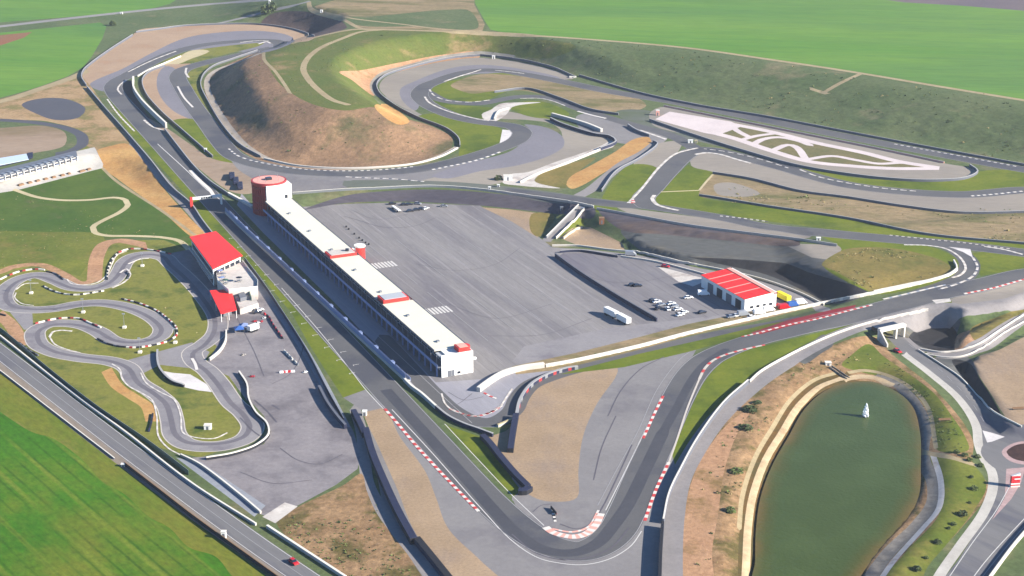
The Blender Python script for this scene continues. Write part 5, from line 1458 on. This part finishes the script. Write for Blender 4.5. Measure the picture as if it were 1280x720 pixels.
car(969, 382, 'car_red', .4, 'red car at the east corner of the workshop')
car(980, 386, 'car_red', .35, 'red van beside the blue van east of the workshop', True)
car(991, 383, 'car_blue', .35, 'blue van at the narrow east end of the yard', True)
car(1001, 380, 'car_white', .35, 'white van at the far east tip of the yard', True)
car(367, 704, 'car_red', ANG_FIELD, 'red car driving on the road past the green field')
car(1121.5, 440, 'car_red', math.atan2(-1, .5), 'red car standing by the sunken road near the white portal')
car(324, 388.5, 'car_white', .6, 'white car by the karting service block')
car(321.5, 391.5, 'car_dark', .4, 'dark car beside the white one in the kart paddock')
BG = 'vehicles at the back of the paddock'
for k, (x, y) in enumerate(((490.5, 255.5), (505.5, 256.5), (511.6, 256.3), (527, 262), (521, 263), (513, 264.5))):
    car(x, y, 'car_dark', .2 + .1*(k % 3), ['dark car by the west corner of the back paddock group', 'dark car of the far pair at the back of the paddock, west one', 'dark car of the far pair at the back of the paddock, east one', 'dark car at the east end of the near row at the paddock back', 'dark car in the middle of the near row at the paddock back', 'dark car at the west end of the near row at the paddock back'][k], group=BG)
car(532, 261.5, 'car_white', .9, 'white car at the east end of the back paddock group', False, BG)
car(522, 255.5, 'car_silver', -.3, 'silver car behind the dark cars at the paddock back', False, BG)
car(555, 258.5, 'car_silver', 0, 'silver car alone at the back edge of the paddock', False, BG)

def trailer(pa, pb, label, mat='white_wall', H=3.5, W=2.6, name='box_trailer', cab=False, zt=0):
    a, c = G(*pa), G(*pb)
    d = c - a; L = min(max(d.length, 5), 10.5)
    t = thing(name, label, 'trailer', ((a.x+c.x)/2, (a.y+c.y)/2, (a.z + c.z)/2), math.atan2(d.y, d.x))
    b = BM(); box(b, -L/2, L/2, -W/2, W/2, .95, H, bev=.12); obj('box', b, mat, t)
    b = BM(); box(b, -L/2+.3, L/2-.3, -W/2+.3, W/2-.3, .6, .95); obj('chassis', b, 'car_dark', t)
    for x in (-L/2+1.2, -L/2+2.3, L/2-1.4):
        for y in (-W/2+.2, W/2-.2):
            b = BM(); cyl(b, 0, 0, -.15, .15, .5, n=12)
            bmesh.ops.rotate(b, verts=b.verts[:], cent=(0, 0, 0), matrix=Matrix.Rotation(math.pi/2, 3, 'X'))
            bmesh.ops.translate(b, verts=b.verts[:], vec=(x, y, .5)); obj('wheel', b, 'tyre', t)
    return t
trailer((757, 392), (771, 399), 'white box trailer in the paddock, the one farther from the yard wall')
trailer((773, 400), (786, 407), 'white box trailer in the paddock, the one nearer the long white wall')
trailer((489.5, 259), (501, 267), 'long low white trailer parked slantwise at the paddock back', H=1.5, W=1.8)
trailer((906, 348), (922, 355), 'yellow covered trailer behind the workshop, the western one', 'yellow_cover', 3.6)
trailer((924, 352), (937, 359), 'yellow covered trailer behind the workshop, the middle one', 'yellow_cover', 3.4)
trailer((972, 372), (986, 379), 'yellow covered trailer off the workshop east corner', 'yellow_cover', 3.4)
trailer((311, 416), (322, 412), 'white race trailer with awning beside the blue tent in the kart paddock', 'white_wall', 3.0)

def tent(px, py, label, mat, sx=4.0, sy=4.0):
    p = G(px, py)
    t = thing('tent', label, 'tent', p, .3)
    b = BM()
    v = [b.verts.new((x*sx/2, y*sy/2, 2.3)) for x, y in ((-1, -1), (1, -1), (1, 1), (-1, 1))]; top = b.verts.new((0, 0, 3.4))
    w = [b.verts.new((x*sx/2, y*sy/2, 2.0)) for x, y in ((-1, -1), (1, -1), (1, 1), (-1, 1))]
    for i in range(4): b.faces.new((v[i], v[(i+1) % 4], top)); b.faces.new((w[i], w[(i+1) % 4], v[(i+1) % 4], v[i]))
    b.faces.new(w[::-1]); obj('canopy', b, mat, t)
    for x, y in ((-1, -1), (1, -1), (1, 1), (-1, 1)):
        b = BM(); cyl(b, x*sx/2*.95, y*sy/2*.95, 0, 2.1, .05, n=6); obj('leg', b, 'steel', t)
tent(299, 416, 'blue pop up tent beside the curved white kart wall', 'car_blue')
tent(305, 412.5, 'blue grey pop up tent beside the white race trailer', 'blue_grey')

# karts
def kart(px, py, rz, label, col, group='karts in the kart paddock'):
    p = G(px, py)
    t = thing('go_kart', label, 'go-kart', p, rz, group)
    b = BM(); box(b, -.95, 1.0, -.45, .45, .1, .25); box(b, .7, 1.15, -.6, .6, .15, .4, bev=.05); box(b, -.5, .6, .5, .7, .12, .35); box(b, -.5, .6, -.7, -.5, .12, .35); obj('chassis', b, col, t)
    b = BM(); box(b, -.5, 0, -.25, .25, .25, .4); box(b, -.6, -.45, -.25, .25, .25, .8); obj('seat', b, 'tyre', t)
    for x in (-.7, .65):
        for y in (-.62, .62):
            b = BM(); cyl(b, 0, 0, -.1, .1, .15, n=10)
            bmesh.ops.rotate(b, verts=b.verts[:], cent=(0, 0, 0), matrix=Matrix.Rotation(math.pi/2, 3, 'X'))
            bmesh.ops.translate(b, verts=b.verts[:], vec=(x, y, .15)); obj('wheel', b, 'tyre', t)
for k, (x, y) in enumerate(((318, 402), (322, 404), (326, 402.5), (330, 398))):
    kart(x, y, .5 + k*.3, 'small kart in the cluster beside the row of red and black blocks', ('car_red', 'car_white', 'car_red', 'car_white')[k])
for k, (x, y) in enumerate(((315, 471), (304, 444), (381, 465.5))):
    kart(x, y, .3*k, ['red kart beside the top of the winding white wall', 'pale kart alone on the kart paddock by the pit exit', 'white kart near the tall fence of the kart paddock'][k], ('car_red', 'kerb_pale', 'car_white')[k], 'karts standing apart on the kart paddock')
# plastic blocks
def block_row(px, cols, label, group):
    q = gpath(px, 2.0)
    nr = frame(q)
    for i in range(len(q)):
        b = BM(); box(b, -.85, .85, -.35, .35, 0, .3); box(b, -.8, .8, -.22, .22, .3, .85, bev=.04)
        o = obj('plastic_block', b, cols[i % len(cols)]); o.location = (q[i][0], q[i][1], hz(*q[i]))
        o.rotation_euler = (0, 0, math.atan2(-nr[i][0], nr[i][1]))
        tag(o, label[i % len(cols)], 'barrier block', group)
block_row('331,393 337,398 340,404 346,413 353,423', ('car_red', 'tyre', 'belt'), ['red plastic barrier block in the slanting kart paddock row', 'black barrier block in the slanting kart paddock row', 'dark blue barrier block in the slanting kart paddock row'], 'block row across the kart paddock')
block_row('356,440 362,446 368,452 372,456', ('conc_cap', 'steel'), ['white barrier block in the loose row by the tall fence', 'grey barrier block in the loose row by the tall fence'], 'loose blocks by the tall fence')
block_row('352,466 358,465.5 366,465', ('car_white', 'car_red'), ['white block of the short row crossing the kart paddock', 'red block of the short row crossing the kart paddock'], 'short block row in the kart paddock')
# tyre stacks in the paddock
for (x, y) in ((433, 284), (436, 287), (443, 293), (449, 298), (453, 301), (457, 304), (461, 306)):
    p = G(x, y); b = BM()
    for k in range(3): cyl(b, 0, 0, .02 + k*.27, .26 + k*.27, .5, .46, n=14)
    o = obj('tyre_stack', b, 'tyre'); o.location = p
    tag(o, 'stack of black tyres in the slanting line behind the pit building roof', 'tyre stack', 'tyre stacks in the paddock')

# ------------------------------------------------------------------ masts, posts and huts
def mast(px, py, label, h=6.5):
    p = G(px, py)
    t = thing('floodlight_mast', label, 'floodlight', p, 0, 'floodlights on the kart track')
    b = BM(); box(b, -.8, .8, -.8, .8, -.2, .9, bev=.08); obj('base', b, 'conc_cap', t)
    b = BM(); cyl(b, 0, 0, .9, h, .12, .07, n=8); obj('pole', b, 'steel', t)
    b = BM(); box(b, -.6, .6, -.15, .2, h - .1, h + .35); obj('lamp_head', b, 'car_silver', t)
mast(39, 367, 'floodlight mast with white base inside the upper left kart loop')
mast(104, 391, 'floodlight mast with white base on the grass tongue mid kart track')
mast(155.5, 410, 'floodlight mast with white base inside the big kart hairpin')
mast(175, 441, 'floodlight mast with white base just below the big kart hairpin')
mast(178, 333, 'floodlight mast with white base near the shaded kart straight')
mast(219, 429, 'floodlight mast with white base outside the big kart hairpin')
def hut(px, py, label, sx, sy, h, mat, roof=None, rz=0.0, name='marshal_hut', cat='hut'):
    p = G(px, py)
    t = thing(name, label, cat, p, rz)
    b = BM(); box(b, -sx/2, sx/2, -sy/2, sy/2, -.3, h); obj('wall', b, mat, t)
    b = BM(); box(b, -sx/2-.15, sx/2+.15, -sy/2-.15, sy/2+.15, h, h+.15); obj('roof', b, roof or mat, t)
    b = BM(); box(b, -.4, .4, -sy/2-.06, -sy/2, 0, min(2, h*.8)); obj('door', b, 'door_grey', t)
hut(260, 536, 'white hut with low roof inside the lower kart loop', 2.6, 2.0, 1.7, 'white_wall', 'conc_cap')
hut(280, 673, 'white upright kiosk on the field edge beside the timber fence', 1.5, 1.2, 2.6, 'white_wall', 'conc_cap')
hut(154, 583, 'tiny white cabinet at the gap in the field fence', 1.2, 1.0, 1.0, 'white_wall')
hut(635, 225, 'white marshal cabin with dark bush beside the dark lower track', 5.0, 2.6, 2.8, 'white_wall', 'conc_cap')
hut(612, 236.5, 'tiny white cabinet on the lower track, the left one', 1.4, 1.2, 1.3, 'white_wall')
hut(623, 233.5, 'tiny white cabinet on the lower track, the right one', 1.4, 1.2, 1.3, 'white_wall')
hut(257, 189.5, 'tiny white marshal box on the grass beside the straight', 1.6, 1.2, 2.0, 'white_wall')
hut(617, 73.5, 'tiny white panel box at the far rim of the hairpin', 2.4, .8, 2.6, 'white_wall')
hut(1023, 300, 'tiny white box at the corner of the east grass strip', 2.0, 1.4, 1.3, 'white_wall')
hut(822, 144, 'pink and white striped hut at the left end of the skid pad', 2.2, 2.0, 3.4, 'pale_red', 'white_wall')
hut(152, 17.5, 'tiny white box beside the far road', 2.0, 1.6, 1.6, 'white_wall')
hut(337, 4, 'tall pale post box by the dark bush at the top edge', 1.6, 1.4, 4.5, 'white_wall')
hut(402, 15.5, 'tiny white cabin at the rim of the dark bank', 2.2, 1.8, 2.0, 'white_wall')
hut(863, 178.5, 'white marshal box at the top of the short link straight', 3.0, 1.6, 1.8, 'white_wall')
hut(870, 178.5, 'small yellowish marshal box beside the white one on the link straight', 1.6, 1.2, 1.6, 'cream_path')
hut(716, 97, 'flat pale slab hut at the end of the hairpin barrier', 5.0, 2.6, .8, 'conc_cap')
hut(456, 519, 'small white pump box at the top of the left gravel', 1.6, 1.6, 1.8, 'white_wall')
hut(1035, 456, 'pale concrete inlet block on the earth above the pond', 2.4, 2.0, 1.2, 'conc_cap')
hut(728, 263, 'grey cabinet at the head of the paddock ramp', 2.0, 1.6, 1.5, 'steel')
hut(752, 279, 'rusty red block wall end below the guard rail by the ramp', 2.6, 3.0, 3.0, 'red_soil', 'timber', name='block_hut')
hut(702, 263, 'small pale triangular topped cabinet against the dark slope', 1.6, 1.4, 2.0, 'steel')
# braking boards near the hairpin and leaning stack
p = G(692, 640); t = thing('braking_board', 'black and red and white board standing inside the bottom hairpin', 'board', p, math.pi/2 + .35)
b = BM(); box(b, -2.6, 2.6, -.12, .12, .2, 1.2); pn = obj('board', b, 'tyre', t)
b = BM(); box(b, -2.6, 2.6, -.18, -.12, .3, .75); obj('stripe', b, 'kerb_red', pn)
for x in (-2.2, 0, 2.2):
    b = BM(); box(b, x-.06, x+.06, -.4, .4, 0, .2); obj('foot', b, 'steel', t)
# dark tyre bundles behind the tower
for k, (x, y) in enumerate(((290, 222), (295, 228), (300, 234))):
    p = G(x, y); b = BM(); box(b, -5.5, 5.5, -1.6, 1.6, 0, 2.0, bev=.3)
    o = obj('tyre_bundle', b, 'belt'); o.location = p; o.rotation_euler = (0, 0, UP - .25)
    tag(o, ['dark wrapped tyre bundle beside the round tower, the one farthest up', 'dark wrapped tyre bundle beside the round tower, the middle one', 'dark wrapped tyre bundle beside the round tower, the nearest to it'][k], 'tyre bundle', 'tyre bundles by the tower')
# culvert on the pond bank and pond rail
a, c = G(1038, 459), G(1060, 473)
d = c - a
t = thing('culvert_chute', 'grey concrete chute running down into the pond', 'culvert', (a.x, a.y, 0), math.atan2(d.y, d.x))
b = BM(); L = d.length
for y in (-1.0, .7):
    v = [b.verts.new(x) for x in ((0, y, a.z-.3), (L, y, -3.2), (L, y+.3, -3.2), (0, y+.3, a.z-.3), (0, y, a.z+.7), (L, y, -1.9), (L, y+.3, -1.9), (0, y+.3, a.z+.7))]
    for f in ((0,3,2,1), (4,5,6,7), (0,1,5,4), (2,3,7,6), (3,0,4,7), (1,2,6,5)): b.faces.new([v[j] for j in f])
obj('side_walls', b, 'stone_bank', t)
# dark plank seats on the lawns
for (x, y, lb) in ((1181, 526, 'dark timber bench on the lawn beside the pond'), (1273, 512, 'dark timber bench on the tan gravel plateau')):
    p = G(x, y); t = thing('timber_bench', lb, 'bench', p, .1)
    b = BM(); box(b, -2.4, 2.4, -.35, .35, .42, .52); obj('seat', b, 'timber', t)
    b = BM(); box(b, -2.4, 2.4, .3, .38, .6, 1.0); obj('backrest', b, 'timber', t)
    for s in (-2, 2):
        b = BM(); box(b, s-.08, s+.08, -.3, .3, 0, .42); obj('leg', b, 'door_grey', t)
# fountain
p = PZ(1082, 521, POND_Z)
ft = thing('fountain', 'white fountain jet in the green pond', 'fountain', p)
b = BM(); cyl(b, 0, 0, -.1, .35, .9, n=18); obj('float', b, 'car_dark', ft)
b = BM()
for i in range(260):
    h = random.random()
    a = random.random()*2*math.pi
    zz = 5.4 * (1 - (1-h)**1.6)
    rr = (1-h)**1.1 * 1.35 * random.random()**.6 + .05
    s = .07 + .17*random.random()*(1.2-h)
    m4 = Matrix.Translation((rr*math.cos(a), rr*math.sin(a), .2 + zz)) @ Matrix.Diagonal((s, s, s*1.9, 1))
    bmesh.ops.create_icosphere(b, subdivisions=1, radius=1, matrix=m4)
sp = obj('spray', b, 'foam', ft, True); 
# ------------------------------------------------------------------ bushes
def bush_mesh(seed, mat, r=1.0, n=420):
    rd = random.Random(seed)
    b = BM()
    for i in range(n):
        while True:
            v = Vector((rd.uniform(-1, 1), rd.uniform(-1, 1), rd.uniform(0, 1)))
            if .25 < v.length < 1 and noise.noise(v*2.2 + Vector((seed, 0, 0))) > -.08: break
        v = Vector((v.x*r, v.y*r, v.z*r*.9 + .1))
        s = rd.uniform(.07, .19)*r
        q = Matrix.Rotation(rd.uniform(0, 6.28), 4, Vector((rd.uniform(-1, 1), rd.uniform(-1, 1), rd.uniform(-1, 1))).normalized())
        m4 = Matrix.Translation(v) @ q
        vs = [b.verts.new(m4 @ Vector(c)) for c in ((-s, -s*.5, 0), (s*.3, -s*.7, s*.1), (s, 0, 0), (s*.2, s*.6, s*.12), (-s*.7, s*.4, 0))]
        b.faces.new(vs)
    me = bpy.data.meshes.new('foliage'); b.to_mesh(me); b.free(); me.materials.append(M[mat]); return me
BMs = [bush_mesh(1, 'leaf_dark'), bush_mesh(2, 'leaf'), bush_mesh(3, 'leaf_dark')]
stem_bm = BM(); cyl(stem_bm, 0, 0, -.2, .6, .08, .05, n=6)
STEM = bpy.data.meshes.new('stem'); stem_bm.to_mesh(STEM); stem_bm.free(); STEM.materials.append(M['bark'])
def bush(px, py, r, label, k=0, group=None, h=1.0):
    p = G(px, py)
    t = thing('bush', label, 'bush', p, random.uniform(0, 6), group)
    o = bpy.data.objects.new('foliage', BMs[k]); COL.objects.link(o); o.parent = t; o.scale = (r, r, r*h)
    o = bpy.data.objects.new('stem', STEM); COL.objects.link(o); o.parent = t; o.scale = (r, r, r)
bush(334, 16, 6.5, 'large dark bush at the top edge beside the dark bank', 0, None, 1.2)
bush(341, 13, 4.5, 'smaller dark bush right of the large one at the top edge', 2, None, 1.6)
bush(937, 513, 3.0, 'dark green bush on the bare earth left of the pond', 0, None, .6)
bush(946, 504, 2.0, 'upper small bush on the bare earth left of the pond', 2, None, .6)
bush(932, 536, 3.0, 'dark bush near the black rubble on the earth slope', 2, None, .5)
bush(921, 590, 2.6, 'olive bush at the lower earth slope left of the pond', 1, None, .55)
bush(913, 640, 1.9, 'small olive bush low down on the earth slope', 1)
bush(623, 224.5, 2.6, 'dark bush beside the white marshal cabin', 0)
bush(141, 32, 3.0, 'small tree like bush at the corner of the far green field', 2, None, 1.5)
for k, (x, y) in enumerate(((1214, 597), (1218, 612), (1212, 629), (1203, 644), (1192, 656), (1186, 661), (1172, 679), (1158, 698), (1146, 713))):
    bush(x, y, (.9, 1.5, .7, 1.8, 1.1, .8, 1.4, .9, 1.6)[k], 'small round shrub in the line along the lawn by the approach road', k % 3, 'shrubs along the approach road')
for k, (x, y) in enumerate(((1196, 566), (1206, 570), (1222, 572), (1212, 576), (1226, 583))):
    bush(x, y, 1.3, 'low shrub in the scruffy strip at the roundabout side path', 1, 'shrubs by the roundabout path')
for k, (x, y) in enumerate(((1157, 441.5), (1163, 444), (1168, 446.5))):
    bush(x, y, .7, 'small pale shrub between the sunken road and the ramp', 1, 'shrubs between road and ramp')

# ------------------------------------------------------------------ rough scrub and tussocks on the banks
def scrub(px, n, mats, smin=.35, smax=1.1, clump=6, seed=1):
    rd = random.Random(seed)
    q = ground(smooth_path(pts(px), True, 6))
    lo, hi = q.min(0), q.max(0)
    cand = np.array([[rd.uniform(lo[0], hi[0]), rd.uniform(lo[1], hi[1])] for _ in range(n * 4)])
    _, ins = poly_dist(cand, q)
    cand = cand[ins]
    bm = BM()
    k = 0
    for x, y in cand:
        if k >= n: break
        if noise.noise(Vector((x, y, seed)) * .035) + .5 * noise.noise(Vector((x, y, 0)) * .15) < .0: continue
        k += 1
        z = hz(x, y); s = rd.uniform(smin, smax) * (1.6 if rd.random() < .06 else 1)
        mi = rd.randrange(len(mats))
        for _ in range(clump):
            m4 = Matrix.Translation((x + rd.uniform(-s, s)*.7, y + rd.uniform(-s, s)*.7, z + rd.uniform(.05, .5)*s)) @ Matrix.Rotation(rd.uniform(0, 6.28), 4, Vector((rd.uniform(-1, 1), rd.uniform(-1, 1), rd.uniform(-1, 1))))
            r = s * rd.uniform(.35, .7)
            f = bm.faces.new([bm.verts.new(m4 @ Vector(c)) for c in ((-r, -r*.5, 0), (r*.4, -r*.7, .1*r), (r, .1*r, 0), (0, r*.7, .1*r))])
            f.material_index = mi
    me = bpy.data.meshes.new('scrub'); bm.to_mesh(me); bm.free()
    for m in mats: me.materials.append(M[m])
    o = bpy.data.objects.new('scrub', me); COL.objects.link(o); o['kind'] = 'stuff'
scrub('620,46 760,54 860,64 960,79 1060,94 1180,114 1290,132 1290,203 1160,178 960,143 800,112 725,90 660,74 610,64', 700, ('leaf', 'leaf_dark', 'leaf', 'leaf_dark', 'leaf_dry'), .3, .95, 7, 1)
scrub('326,72 340,95 385,130 430,140 500,148 556,176 555,186 500,200 420,206 345,200 300,180 276,148 262,118 262,98', 170, ('leaf_dark', 'leaf'), .3, .9, 6, 2)
scrub('345,60 440,40 560,42 620,50 560,62 480,76 430,90 400,105 425,128 385,124 360,104 345,85', 220, ('leaf', 'leaf'), .3, .8, 5, 3)
scrub('862,700 866,640 880,590 905,540 945,498 990,465 1032,440 1085,425 1105,440 1050,462 1010,478 980,505 955,545 930,600 920,660 915,720', 420, ('leaf_dry', 'leaf', 'leaf_dark'), .25, .7, 6, 4)
scrub('458,606 430,616 352,655 384,690 440,725 530,745 505,700 480,660', 240, ('leaf', 'leaf_dark', 'leaf'), .2, .6, 6, 5)
scrub('895,222 1000,244 1130,262 1285,270 1285,300 1160,289 1000,262 880,245', 260, ('leaf_dry', 'leaf'), .3, .8, 5, 6)
scrub('0,250 60,250 150,275 235,308 130,300 60,330 0,330', 200, ('leaf', 'leaf_dry'), .2, .5, 5, 7)
scrub('1105,452 1150,480 1195,530 1205,560 1170,556 1150,500 1110,472', 120, ('leaf', 'leaf_dark'), .2, .55, 6, 8)
scrub('1030,330 1080,311 1150,319 1188,334 1130,354 1092,362', 150, ('leaf_dry', 'leaf'), .25, .7, 5, 9)
scrub('660,456 760,438 860,412 950,395 880,414 780,441', 130, ('leaf_dry', 'leaf'), .25, .6, 5, 10)
scrub('20,366 60,372 130,372 200,395 240,420 262,400 240,355 205,340 160,352 130,366', 160, ('leaf', 'leaf_dry'), .15, .45, 5, 11)
# ------------------------------------------------------------------ daylight
SUN_EL = math.radians(24.5)
SUN_DIR = Vector((.955 * math.cos(SUN_EL), -.297 * math.cos(SUN_EL), math.sin(SUN_EL)))
sl = bpy.data.lights.new('sun', 'SUN'); sl.energy = 5.0; sl.angle = math.radians(.5); sl.color = (1.0, .93, .82)
so = bpy.data.objects.new('sun', sl); COL.objects.link(so)
so.rotation_euler = (-SUN_DIR).to_track_quat('-Z', 'Y').to_euler()
so.location = (800, -200, 600)
W = bpy.data.worlds.new('World'); SC.world = W; W.use_nodes = True
nt = W.node_tree
bg = nt.nodes['Background']
sky = nt.nodes.new('ShaderNodeTexSky'); sky.sky_type = 'NISHITA'; sky.sun_disc = False
sky.altitude = 2500; sky.air_density = .75; sky.dust_density = .2; sky.ozone_density = 2.0
sky.sun_elevation = SUN_EL
sky.sun_rotation = math.atan2(SUN_DIR.x, SUN_DIR.y)
hs = nt.nodes.new('ShaderNodeHueSaturation'); hs.inputs['Saturation'].default_value = 1.2
nt.links.new(sky.outputs['Color'], hs.inputs['Color'])
nt.links.new(hs.outputs['Color'], bg.inputs['Color'])
bg.inputs['Strength'].default_value = .095
vs = SC.view_settings
vs.view_transform = 'Standard'; vs.look = 'None'; vs.exposure = 1.5; vs.gamma = 1.0; vs.use_curve_mapping = False
SC.render.engine = 'CYCLES'
SC.render.resolution_x = 1024; SC.render.resolution_y = 576
SC.cycles.max_bounces = 5

# ------------------------------------------------------------------ the air
bm = BM(); box(bm, -9200, 9200, -3200, 14200, -9, 262)
me = bpy.data.meshes.new('haze'); bmesh.ops.recalc_face_normals(bm, faces=bm.faces[:]); bm.to_mesh(me); bm.free()
m = bpy.data.materials.new('haze'); m.use_nodes = True
nt = m.node_tree
for n in list(nt.nodes):
    if n.type != 'OUTPUT_MATERIAL': nt.nodes.remove(n)
pv = nt.nodes.new('ShaderNodeVolumePrincipled')
pv.inputs['Color'].default_value = (.82, .88, .95, 1); pv.inputs['Density'].default_value = .00006; pv.inputs['Anisotropy'].default_value = .2
nt.links.new(pv.outputs['Volume'], nt.nodes['Material Output'].inputs['Volume'])
me.materials.append(m)
hzo = bpy.data.objects.new('haze', me); COL.objects.link(hzo); hzo['kind'] = 'stuff'
SC.cycles.volume_bounces = 0
